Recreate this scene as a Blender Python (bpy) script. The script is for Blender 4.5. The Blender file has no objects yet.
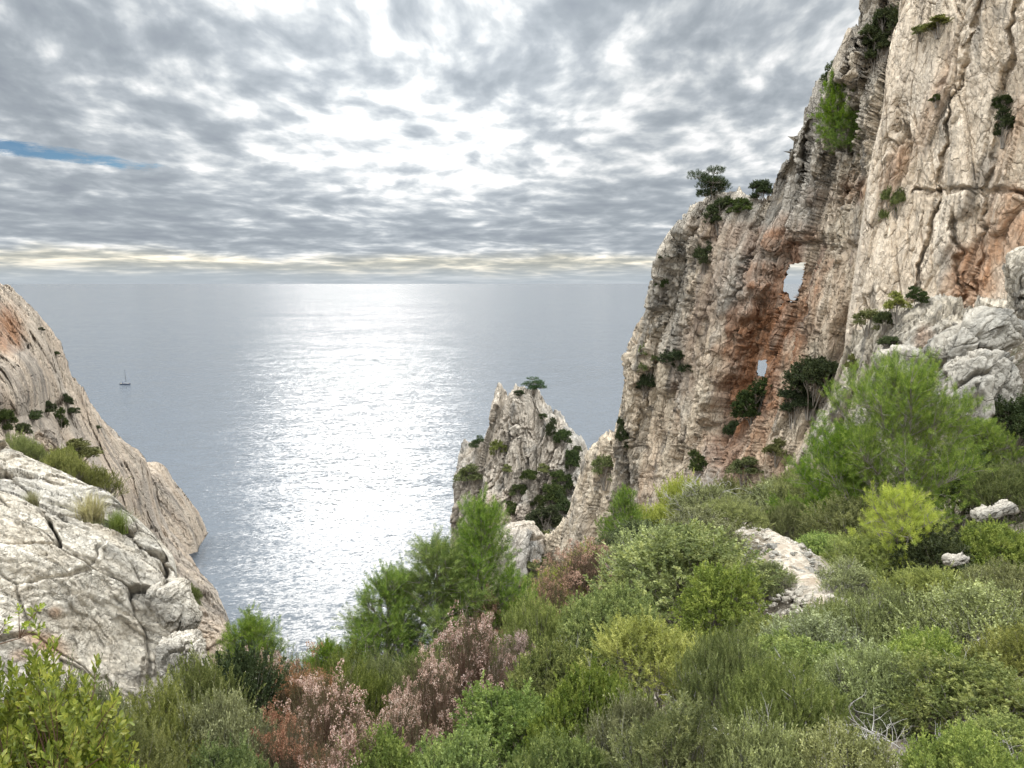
import bpy, math, random
import numpy as np
random.seed(7)
RNG = np.random.default_rng(11)
PI = math.pi
scene = bpy.context.scene
COL = scene.collection
H = 100.0                     # eye height above the sea
FPX = 740.0                   # focal length in pixels of a 1024 px wide frame
PITCH = math.atan(101.0 / FPX)
CP, SP = math.cos(PITCH), math.sin(PITCH)

def at(px, py, Y):
    """World point seen at pixel px,py at a forward distance of Y metres (works on arrays)."""
    tx = (np.asarray(px, float) - 512) / FPX
    ty = (384 - np.asarray(py, float)) / FPX
    fy = CP + ty * SP
    fz = -SP + ty * CP
    Y = np.asarray(Y, float)
    return np.stack(np.broadcast_arrays(tx / fy * Y, Y + 0 * tx, H + fz / fy * Y), -1)

def project(P):
    x, y, z = P[..., 0], P[..., 1], P[..., 2] - H
    d = y * CP - z * SP
    u = y * SP + z * CP
    return 512 + FPX * x / d, 384 - FPX * u / d

# ------------------------------------------------------------------ noise
def _h(ix, iy, iz, seed):
    n = (ix.astype(np.uint32) * np.uint32(374761393) + iy.astype(np.uint32) * np.uint32(668265263)
         + iz.astype(np.uint32) * np.uint32(2147483647 - 1013) + np.uint32(seed * 974711 & 0xffffffff))
    n = (n ^ (n >> np.uint32(13))) * np.uint32(1274126177)
    n = (n ^ (n >> np.uint32(16))) * np.uint32(2246822519)
    n = n ^ (n >> np.uint32(15))
    return n
def _f(n): return (n & np.uint32(0xffffff)).astype(np.float32) / np.float32(0xffffff)

def vnoise(P, seed=0):
    i = np.floor(P).astype(np.int64); f = (P - i).astype(np.float32)
    u = f * f * f * (f * (f * 6 - 15) + 10)
    r = 0
    for dx in (0, 1):
        wx = u[:, 0] if dx else 1 - u[:, 0]
        for dy in (0, 1):
            wy = u[:, 1] if dy else 1 - u[:, 1]
            for dz in (0, 1):
                wz = u[:, 2] if dz else 1 - u[:, 2]
                h = _h(i[:, 0] + dx, i[:, 1] + dy, i[:, 2] + dz, seed)
                a = _f(h) * 2 - 1
                b = _f(h * np.uint32(2654435761)) * 2 - 1
                c = _f(h * np.uint32(3266489917)) * 2 - 1
                g = a * (f[:, 0] - dx) + b * (f[:, 1] - dy) + c * (f[:, 2] - dz)
                r = r + wx * wy * wz * g
    return r * 1.3
def fbm(P, seed=0, octs=4, gain=.5, lac=2.03):
    r, a = 0, 1.0
    for o in range(octs):
        r = r + a * vnoise(P * lac ** o + 17.3 * o, seed + o); a *= gain
    return r
def ridged(P, seed=0, octs=4, gain=.5):
    r, a = 0, 1.0
    for o in range(octs):
        r = r + a * (1 - 2 * np.abs(vnoise(P * 2.1 ** o + 9.1 * o, seed + o)) * 1.5); a *= gain
    return r
def worley(P, seed=0, jit=.9):
    """F2-F1 distance, a random id and the value of a random tilted plane through the nearest cell's centre"""
    i = np.floor(P).astype(np.int64); f = (P - i).astype(np.float32)
    F1 = np.full(len(P), 9., np.float32); F2 = F1.copy(); ID = np.zeros(len(P), np.float32); TL = ID.copy()
    for dx in (-1, 0, 1):
        for dy in (-1, 0, 1):
            for dz in (-1, 0, 1):
                h = _h(i[:, 0] + dx, i[:, 1] + dy, i[:, 2] + dz, seed)
                a = _f(h); b = _f(h * np.uint32(2654435761)); c = _f(h * np.uint32(3266489917))
                vx = dx + .5 + jit * (a - .5) - f[:, 0]; vy = dy + .5 + jit * (b - .5) - f[:, 1]; vz = dz + .5 + jit * (c - .5) - f[:, 2]
                d = np.sqrt(vx * vx + vy * vy + vz * vz)
                idv = _f(h * np.uint32(40503) + np.uint32(77)); g2 = _f(h * np.uint32(69069) + np.uint32(5)); g3 = _f(h * np.uint32(1664525) + np.uint32(9))
                tl = vx * (idv * 2 - 1) + vy * (g2 * 2 - 1) + vz * (g3 * 2 - 1)
                c1 = d < F1
                F2 = np.where(c1, F1, np.minimum(F2, d))
                ID = np.where(c1, g2, ID); TL = np.where(c1, tl, TL); F1 = np.where(c1, d, F1)
    return F2 - F1, ID, TL
def sst(a, b, x):
    t = np.clip((x - a) / (b - a), 0, 1); return t * t * (3 - 2 * t)

# ------------------------------------------------------------------ mesh and node helpers
def make_mesh(name, V, quads=None, tris=None, smooth=False):
    me = bpy.data.meshes.new(name)
    V = np.asarray(V, np.float32).reshape(-1, 3)
    q = np.zeros((0, 4), np.int32) if quads is None or len(quads) == 0 else np.asarray(quads, np.int32)
    t = np.zeros((0, 3), np.int32) if tris is None or len(tris) == 0 else np.asarray(tris, np.int32)
    me.vertices.add(len(V)); me.vertices.foreach_set('co', V.ravel())
    nl = q.size + t.size
    me.loops.add(nl); me.loops.foreach_set('vertex_index', np.concatenate([q.ravel(), t.ravel()]))
    me.polygons.add(len(q) + len(t))
    ls = np.concatenate([np.arange(len(q)) * 4, q.size + np.arange(len(t)) * 3]).astype(np.int32)
    me.polygons.foreach_set('loop_start', ls)
    if smooth: me.polygons.foreach_set('use_smooth', np.ones(len(q) + len(t), bool))
    me.update(calc_edges=True)
    return me
def link(name, me, mat=None, parent=None, loc=None):
    o = bpy.data.objects.new(name, me); COL.objects.link(o)
    if mat is not None and me is not None and not me.materials: me.materials.append(mat)
    if parent is not None: o.parent = parent
    if loc is not None: o.location = [float(c) for c in loc]
    return o
def tag(o, label=None, cat=None, group=None, kind=None):
    if label: o['label'] = label
    if cat: o['category'] = cat
    if group: o['group'] = group
    if kind: o['kind'] = kind
    return o
def tubes(lines, nseg=5):
    """lines: list of (points (n,3), radii (n,)) -> verts, quads"""
    Vs, Qs, n0 = [], [], 0
    for pts, rad in lines:
        pts = np.asarray(pts, float); n = len(pts); rad = np.asarray(rad, float)
        d = np.gradient(pts, axis=0); d /= np.linalg.norm(d, axis=1)[:, None] + 1e-9
        ref = np.array([0.3, 1, 0.1]) if abs(d[0, 2]) > .7 else np.array([0, 0, 1.])
        a = np.cross(d, ref); a /= np.linalg.norm(a, axis=1)[:, None] + 1e-9; b = np.cross(d, a)
        th = np.arange(nseg) / nseg * 2 * PI
        ring = pts[:, None] + rad[:, None, None] * (np.cos(th)[None, :, None] * a[:, None] + np.sin(th)[None, :, None] * b[:, None])
        Vs.append(ring.reshape(-1, 3))
        k = np.arange(nseg); k2 = (k + 1) % nseg
        for s in range(n - 1):
            Qs.append(np.stack([n0 + s * nseg + k, n0 + s * nseg + k2, n0 + (s + 1) * nseg + k2, n0 + (s + 1) * nseg + k], 1))
        n0 += n * nseg
    return np.concatenate(Vs), np.concatenate(Qs)

class NT:
    def __init__(s, tree): s.t = tree; tree.nodes.clear()
    def n(s, typ, ins=None, **kw):
        nd = s.t.nodes.new(typ)
        for k, v in kw.items(): setattr(nd, k, v)
        for k, v in (ins or {}).items():
            sock = nd.inputs[k]
            if isinstance(v, bpy.types.NodeSocket): s.t.links.new(v, sock)
            else: sock.default_value = v
        return nd
    def math(s, op, a, b=0., c=0., clamp=False):
        return s.n('ShaderNodeMath', {0: a, 1: b, 2: c}, operation=op, use_clamp=clamp).outputs[0]
    def vmath(s, op, a, b=(0, 0, 0)):
        return s.n('ShaderNodeVectorMath', {0: a, 1: b}, operation=op).outputs[0]
    def mix(s, f, a, b, blend='MIX'):
        nd = s.n('ShaderNodeMix', data_type='RGBA', blend_type=blend)
        for i, v in ((0, f), (6, a), (7, b)):
            if isinstance(v, bpy.types.NodeSocket): s.t.links.new(v, nd.inputs[i])
            else: nd.inputs[i].default_value = v if i == 0 else (*v[:3], 1)
        return nd.outputs[2]
    def ramp(s, f, stops, interp='LINEAR'):
        nd = s.n('ShaderNodeValToRGB', {0: f}); cr = nd.color_ramp; cr.interpolation = interp
        while len(cr.elements) > 1: cr.elements.remove(cr.elements[-1])
        for i, (p, c) in enumerate(stops):
            e = cr.elements[0] if i == 0 else cr.elements.new(p)
            e.position = p; e.color = (c, c, c, 1) if isinstance(c, (int, float)) else (*c[:3], 1)
        return nd.outputs[0]
    def mr(s, v, a, b, c=0., d=1., smooth=False):
        return s.n('ShaderNodeMapRange', {0: v, 1: a, 2: b, 3: c, 4: d}, interpolation_type='SMOOTHSTEP' if smooth else 'LINEAR').outputs[0]
    def noise(s, vec, scale, detail=4., rough=.55, dist=0.):
        return s.n('ShaderNodeTexNoise', {'Vector': vec, 'Scale': scale, 'Detail': detail, 'Roughness': rough, 'Distortion': dist}).outputs[0]
def new_mat(name):
    m = bpy.data.materials.new(name); m.use_nodes = True; return m, NT(m.node_tree)
def finish(N, bsdf): N.n('ShaderNodeOutputMaterial', {'Surface': bsdf})

# ------------------------------------------------------------------ camera, sun, sky
cam = bpy.data.cameras.new('camera'); co = bpy.data.objects.new('camera', cam); COL.objects.link(co)
cam.sensor_width = 36; cam.lens = 36 * FPX / 1024; cam.clip_start = .05; cam.clip_end = 200000
co.location = (0, 0, H); co.rotation_euler = (PI / 2 - PITCH, 0, 0); scene.camera = co
SUN_AZ, SUN_EL = math.radians(-12.0), math.radians(21)
sd = np.array([math.sin(SUN_AZ) * math.cos(SUN_EL), math.cos(SUN_AZ) * math.cos(SUN_EL), math.sin(SUN_EL)])
sun = bpy.data.lights.new('sun', 'SUN'); so = bpy.data.objects.new('sun', sun); COL.objects.link(so)
sun.energy = 0.5; sun.angle = math.radians(15); sun.color = (1, .95, .88)
so.rotation_euler = (PI / 2 - SUN_EL, 0, PI - SUN_AZ)
# a sun lamp shines along its -Z axis
import mathutils
so.rotation_euler = mathutils.Vector(-sd).to_track_quat('-Z', 'Y').to_euler()

world = bpy.data.worlds.new('World'); scene.world = world; world.use_nodes = True
def build_sky():
    N = NT(world.node_tree)
    tc = N.n('ShaderNodeTexCoord').outputs['Generated']
    sep = N.n('ShaderNodeSeparateXYZ', {0: tc}); X, Y, Z = sep.outputs
    sky = N.n('ShaderNodeTexSky', sky_type='NISHITA', sun_disc=False, sun_elevation=SUN_EL, sun_rotation=SUN_AZ % (2 * PI)).outputs[0]
    zc = N.math('ADD', N.math('MAXIMUM', Z, 0.0), 0.085)
    az = N.math('ARCTAN2', X, Y)
    uv = N.n('ShaderNodeCombineXYZ', {0: N.math('DIVIDE', N.math('MULTIPLY', az, 2.7), N.math('ADD', N.math('MAXIMUM', Z, 0.0), .75)), 1: N.math('DIVIDE', .8, N.math('ADD', N.math('MAXIMUM', Z, 0.0), .125)), 2: 0.0}).outputs[0]
    warp = N.n('ShaderNodeTexNoise', {'Vector': uv, 'Scale': 1.1, 'Detail': 2.}).outputs['Color']
    uvw = N.vmath('ADD', uv, N.vmath('MULTIPLY', N.vmath('SUBTRACT', warp, (.5, .5, .5)), (.35, .3, 0)))
    big = N.noise(N.vmath('MULTIPLY', uvw, (.8, 1.1, 1)), .8, 2, .5)
    med = N.noise(N.vmath('MULTIPLY', uvw, (1., .8, 1)), 4.0, 4, .5)
    puff = N.noise(N.vmath('MULTIPLY', uvw, (1., .75, 1)), 10.0, 4, .5)
    d = N.math('ADD', N.math('MULTIPLY', big, .85), N.math('ADD', N.math('MULTIPLY', med, 1.0), N.math('MULTIPLY', puff, .75)))
    d = N.math('SUBTRACT', d, .79)           # mean about .5
    # cloud banks by elevation (z of the direction): a thin bright gap and a thicker bank below it
    ez = N.math('ADD', Z, N.math('MULTIPLY', N.math('SUBTRACT', N.noise(N.vmath('MULTIPLY', tc, (3, 3, 14)), 2.0, 4), .5), .05))
    bank = N.ramp(ez, [(0.0, .50), (.012, .50), (.022, .44), (.04, .54), (.055, .62), (.10, .60), (.122, .50), (.135, .36), (.160, .36), (.19, .50), (.27, .53), (.36, .55), (.6, .5), (1, .5)])
    d = N.math('ADD', d, N.math('MULTIPLY', N.math('SUBTRACT', bank, .5), .85))
    # closeness to the hidden sun and to the bright break over the water
    def lobe(px, py, w0, w1):
        v = at(px, py, 1.0) - np.array([0, 0, H]); v = v / np.linalg.norm(v)
        dt = N.n('ShaderNodeVectorMath', {0: tc, 1: tuple(v)}, operation='DOT_PRODUCT').outputs['Value']
        return N.mr(dt, math.cos(math.radians(w0)), math.cos(math.radians(w1)), 0, 1, True)
    g1 = lobe(430, -10, 19, 1); g0 = N.n('ShaderNodeVectorMath', {0: tc, 1: tuple(sd)}, operation='DOT_PRODUCT').outputs['Value']
    g2 = N.mr(g0, math.cos(math.radians(24)), 1.0, 0, 1, True)
    dark = lobe(150, 90, 16, 3); dark2 = lobe(700, 110, 19, 3)
    d = N.math('SUBTRACT', d, N.math('MULTIPLY', g1, .095))
    d = N.math('ADD', d, N.math('ADD', N.math('MULTIPLY', dark, .10), N.math('MULTIPLY', dark2, .05)))
    c = N.ramp(d, [(.22, (.98, .98, .97)), (.35, (.74, .75, .755)), (.45, (.54, .57, .59)), (.56, (.395, .43, .465)), (.70, (.31, .345, .38)), (.9, (.26, .29, .33))], 'LINEAR')
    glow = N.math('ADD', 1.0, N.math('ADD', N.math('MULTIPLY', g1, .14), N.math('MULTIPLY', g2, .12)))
    # overcast sky, brightened out of view overhead and behind to light the land
    zenith_fill = N.math('ADD', 1.0, N.mr(Z, .36, .8, 0, 5.4))
    back = N.mr(Y, .25, -.6, 0, 2.6)  # extra brightness added to the unseen sky behind the camera
    lum = N.math('MULTIPLY', glow, N.math('ADD', zenith_fill, back))
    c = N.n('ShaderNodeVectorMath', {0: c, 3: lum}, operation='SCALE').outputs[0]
    # warm and hazy near the horizon
    warm = N.math('MULTIPLY', N.mr(N.math('ABSOLUTE', N.math('SUBTRACT', ez, .024)), .022, 0, 0, 1, True), .9)
    c = N.mix(warm, c, N.vmath('MULTIPLY', c, (1.10, 1.0, .80)))
    hz = N.mr(Z, .035, 0.0, 0, .85, True)
    c = N.mix(hz, c, (.40, .445, .48))
    # small blue hole
    hd = N.n('ShaderNodeVectorMath', {0: tc, 1: (0, 0, 0)}, operation='SUBTRACT').outputs[0]
    v = at(20, 149, 1.0) - np.array([0, 0, H]); v = v / np.linalg.norm(v)
    dd = N.vmath('SUBTRACT', hd, tuple(v))
    sp = N.n('ShaderNodeSeparateXYZ', {0: dd}).outputs
    ell = N.math('ADD', N.math('POWER', N.math('MULTIPLY', sp[0], 8.5), 2.0), N.math('POWER', N.math('MULTIPLY', N.math('ADD', sp[2], N.math('MULTIPLY', sp[0], .075)), 120), 2.0))
    ell = N.math('ADD', ell, N.math('MULTIPLY', N.math('SUBTRACT', N.noise(N.vmath('MULTIPLY', tc, (1, 1, 5)), 16, 6, .7), .5), 5.0))
    hole = N.mr(ell, 1.1, -.2, 0, .95, True)
    N_bg1 = N.n('ShaderNodeBackground', {0: N.mix(1.0, sky, (.30, .62, 1.1), 'MULTIPLY'), 1: .030}).outputs[0]
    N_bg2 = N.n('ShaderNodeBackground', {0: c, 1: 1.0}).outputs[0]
    front = N.mr(Y, .1, .3, 0, 1)
    up = N.mr(Z, 0.0, .001)
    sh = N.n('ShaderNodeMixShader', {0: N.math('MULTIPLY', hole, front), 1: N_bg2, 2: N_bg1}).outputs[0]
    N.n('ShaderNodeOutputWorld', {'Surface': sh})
build_sky()
world.cycles.sampling_method = 'MANUAL'; world.cycles.sample_map_resolution = 1024
vs = scene.view_settings; vs.view_transform = 'Standard'; vs.look = 'None'; vs.exposure = 0.3; vs.gamma = 1
scene.cycles.max_bounces = 4; scene.cycles.diffuse_bounces = 2; scene.cycles.glossy_bounces = 2
scene.cycles.transmission_bounces = 3; scene.cycles.transparent_max_bounces = 4
scene.cycles.use_adaptive_sampling = True; scene.cycles.adaptive_threshold = .02

# ------------------------------------------------------------------ materials
def rock_material(name, pale, tan, grey, axis, stain=(.42, .19, .08), scale=1.0, bump=.35, greyamt=.5, crackscale=1.0, streak=.72):
    """Limestone: pale, tan and grey weathering drawn out along the strata, iron stain from the 'stain' attribute."""
    m, N = new_mat(name)
    tc = N.n('ShaderNodeTexCoord').outputs['Object']
    # frame with z along the strata
    a = np.array(axis, float); a /= np.linalg.norm(a)
    q = mathutils.Vector(a).rotation_difference(mathutils.Vector((0, 0, 1))).to_euler()
    fr = N.n('ShaderNodeVectorRotate', {'Vector': tc, 'Rotation': q}, rotation_type='EULER_XYZ').outputs[0]
    st = N.vmath('MULTIPLY', fr, (1, 1, .16))
    n1 = N.noise(st, .16 / scale, 5, .6); n2 = N.noise(st, .8 / scale, 6, .65); n3 = N.noise(tc, 4.0 / scale, 6, .7)
    n4 = N.noise(N.vmath('MULTIPLY', fr, (1, 1, .07)), .55 / scale, 5, .6)
    c = N.mix(N.mr(n2, .38, .62, 0, 1), pale, tan)
    c = N.mix(N.math('MULTIPLY', N.mr(n1, .45, .62, 0, 1, True), greyamt), c, grey)
    c = N.mix(N.math('MULTIPLY', N.mr(n4, .53, .63, 0, 1, True), streak), c, tuple(x * .5 for x in grey))
    c = N.mix(N.mr(n3, .35, .70, .0, .55), c, tuple(x * .42 for x in tan))
    at_ = N.n('ShaderNodeAttribute', attribute_name='stain')
    sf = N.math('MULTIPLY', at_.outputs['Fac'], N.mr(n2, .25, .6, .35, 1.0))
    c = N.mix(N.math('MINIMUM', sf, .92), c, N.mix(N.mr(n3, .35, .65), stain, tuple(x * .6 for x in stain)))
    lich = N.noise(tc, 9 / scale, 3, .6)
    c = N.mix(N.math('MULTIPLY', N.mr(lich, .62, .70), .5), c, (.09, .085, .075))
    wz = N.n('ShaderNodeSeparateXYZ', {0: N.n('ShaderNodeNewGeometry').outputs['Position']}).outputs[2]
    c = N.mix(N.mr(N.math('ADD', wz, N.math('MULTIPLY', n2, 3.0)), 3.6, 2.4, 0, .85, True), c, (.035, .033, .028))   # wet, weed covered foot at the waterline
    vo = N.n('ShaderNodeTexVoronoi', {'Vector': N.vmath('ADD', N.vmath('MULTIPLY', fr, (1, 1, .35)), N.vmath('MULTIPLY', N.n('ShaderNodeTexNoise', {'Vector': tc, 'Scale': 1.2 / scale, 'Detail': 4.}).outputs['Color'], (.9, .9, .5))), 'Scale': 1.1 * crackscale / scale}, feature='DISTANCE_TO_EDGE').outputs[0]
    vo2 = N.n('ShaderNodeTexVoronoi', {'Vector': N.vmath('ADD', N.vmath('MULTIPLY', fr, (1, 1, .5)), N.vmath('MULTIPLY', N.n('ShaderNodeTexNoise', {'Vector': tc, 'Scale': 3. / scale, 'Detail': 4.}).outputs['Color'], (.4, .4, .3))), 'Scale': 3.4 * crackscale / scale}, feature='DISTANCE_TO_EDGE').outputs[0]
    hgt = N.math('ADD', N.math('MULTIPLY', N.mr(vo, 0, .06), .55), N.math('ADD', N.math('MULTIPLY', N.mr(vo2, 0, .07), .22), N.math('ADD', N.math('MULTIPLY', n2, .6), N.math('MULTIPLY', n3, .7))))
    b = N.n('ShaderNodeBump', {'Strength': 1.0, 'Distance': bump * scale, 'Height': hgt}).outputs[0]
    bs = N.n('ShaderNodeBsdfPrincipled', {'Base Color': c, 'Roughness': .9, 'Specular IOR Level': .2, 'Normal': b}).outputs[0]
    finish(N, bs); return m

def sea_material():
    m, N = new_mat('sea_water')
    tc = N.n('ShaderNodeTexCoord').outputs['Object']
    rot = N.n('ShaderNodeVectorRotate', {'Vector': tc, 'Angle': math.radians(-14)}, rotation_type='Z_AXIS').outputs[0]
    patch = N.noise(N.vmath('MULTIPLY', rot, (.3, 1, 1)), .0035, 4, .55)
    def slope(sx, scale, amp, detail=2.):
        c = N.n('ShaderNodeTexNoise', {'Vector': N.vmath('MULTIPLY', rot, (sx, 1, 1)), 'Scale': scale, 'Detail': detail, 'Roughness': .6, 'Distortion': .3}).outputs['Color']
        return N.vmath('MULTIPLY', N.vmath('SUBTRACT', c, (.5, .5, .5)), (amp * .62, amp, 0))
    sl = N.vmath('ADD', N.vmath('ADD', slope(.5, .05, .16), slope(.45, .28, .34)), N.vmath('ADD', slope(.5, .95, .62), slope(.6, 2.6, .52)))
    sl = N.n('ShaderNodeVectorMath', {0: sl, 3: N.mr(patch, .35, .65, .75, 1.15)}, operation='SCALE').outputs[0]
    nrm = N.vmath('NORMALIZE', N.vmath('ADD', sl, (0, 0, 1)))
    bs = N.n('ShaderNodeBsdfPrincipled', {'Base Color': (.092, .102, .113, 1), 'Roughness': .14, 'Specular IOR Level': .28, 'IOR': 1.34, 'Normal': nrm}).outputs[0]
    finish(N, bs); return m

# ------------------------------------------------------------------ sea
def build_sea():
    R = 90000.0
    rs = np.array([0, 60, 150, 300, 600, 1200, 3000, 8000, 20000, 45000, R]); n = 64
    V = [[0, 0, 0]]; T = []; Q = []
    for r in rs[1:]:
        for k in range(n): V.append([r * math.cos(2 * PI * k / n), r * math.sin(2 * PI * k / n), 0])
    for k in range(n):
        T.append([0, 1 + k, 1 + (k + 1) % n])
        for j in range(len(rs) - 2):
            a = 1 + j * n; b = a + n; Q.append([a + k, b + k, b + (k + 1) % n, a + (k + 1) % n])
    o = link('sea', make_mesh('sea', V, Q, T), sea_material())
    tag(o, 'calm silver blue sea with sun glitter reaching the horizon', 'sea', kind='structure')
build_sea()

# ------------------------------------------------------------------ rock sheets
def tps(pts, vals, lam=1e-3):
    """thin plate spline through 2D control points"""
    pts = np.asarray(pts, float); vals = np.asarray(vals, float); n = len(pts)
    mu, sg = pts.mean(0), pts.std(0).max() + 1e-9
    p = (pts - mu) / sg
    def U(r2): return np.where(r2 > 0, .5 * r2 * np.log(r2 + 1e-20), 0)
    K = U(((p[:, None] - p[None]) ** 2).sum(-1)) + lam * np.eye(n)
    Pm = np.concatenate([np.ones((n, 1)), p], 1)
    A = np.zeros((n + 3, n + 3)); A[:n, :n] = K; A[:n, n:] = Pm; A[n:, :n] = Pm.T
    w = np.linalg.solve(A, np.concatenate([vals, np.zeros(3)]))
    def f(x, y):
        sh = np.shape(x); q = (np.stack([np.ravel(x), np.ravel(y)], 1) - mu) / sg
        out = np.empty(len(q))
        for s in range(0, len(q), 50000):
            e = q[s:s + 50000]
            out[s:s + 50000] = U(((e[:, None] - p[None]) ** 2).sum(-1)) @ w[:n] + w[n] + e @ w[n + 1:]
        return out.reshape(sh)
    return f

def strata_frame(axis):
    a = np.array(axis, float); a /= np.linalg.norm(a)
    r = np.cross(a, [0.2, 1, 0]); r /= np.linalg.norm(r); s = np.cross(a, r)
    return np.stack([r, s, a])          # rows

def rock_disp(P, axis, S=1.0, big=1.0, blocks=1.0, flute=1.0, fine=1.0, seed=0, elong=4.0, ledge=.6, wob_=1.0):
    """outward displacement in metres of a limestone face: blocks and cracks drawn out along the strata"""
    M = strata_frame(axis)
    Q = (P @ M.T) / S
    wv = np.stack([fbm(Q / [4, 4, 9], seed + 50 + k, 3) for k in range(3)], 1)
    fine_w = np.stack([fbm(Q / [.8, .8, 1.6], seed + 60 + k, 2) for k in range(3)], 1)
    crk = sst(-.15, .25, fbm(Q / [5, 5, 9], seed + 70, 3))          # where joints have opened
    Qw = Q + wv * .9 * wob_ + fine_w * .16 * wob_
    d = big * 1.5 * fbm(Q / [9, 9, 20], seed, 4)
    e, I, T = worley(Qw / [3.6, 3.6, 3.6 * elong * .8], seed + 1)
    d += blocks * (1.1 * (I - .5) + 1.2 * T - (.3 + 1.1 * crk) * (1 - sst(0, .045, e)))
    e, I, T = worley((Qw + wv * .2) / [1.25, 1.25, 1.25 * elong * 1.2], seed + 2)
    d += flute * (.55 * (I - .5) + .55 * T - (.12 + .65 * crk) * (1 - sst(0, .06, e)))
    e, I, T = worley((Q + 5 + wv * .6 + fine_w * .2) / [2.0, 2.0, 1.3], seed + 3)
    d += ledge * blocks * (.22 * (I - .5) + .28 * T - .22 * crk * (1 - sst(0, .05, e)))
    e, I, T = worley((Q + wv * .5 + fine_w * .25 * wob_) / [.42, .42, .42 * elong], seed + 4)
    d += fine * (.12 * (I - .5) + .16 * T - .14 * (1 - sst(0, .10, e)))
    rg = 1 - np.abs(fbm((Q + wv) / [.7, .7, 6.0], seed + 30, 3)) * 2.4
    d += flute * .26 * rg
    d += fine * .13 * fbm(Q / [.5, .5, .8], seed + 20, 4, .6)
    return d * S

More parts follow.
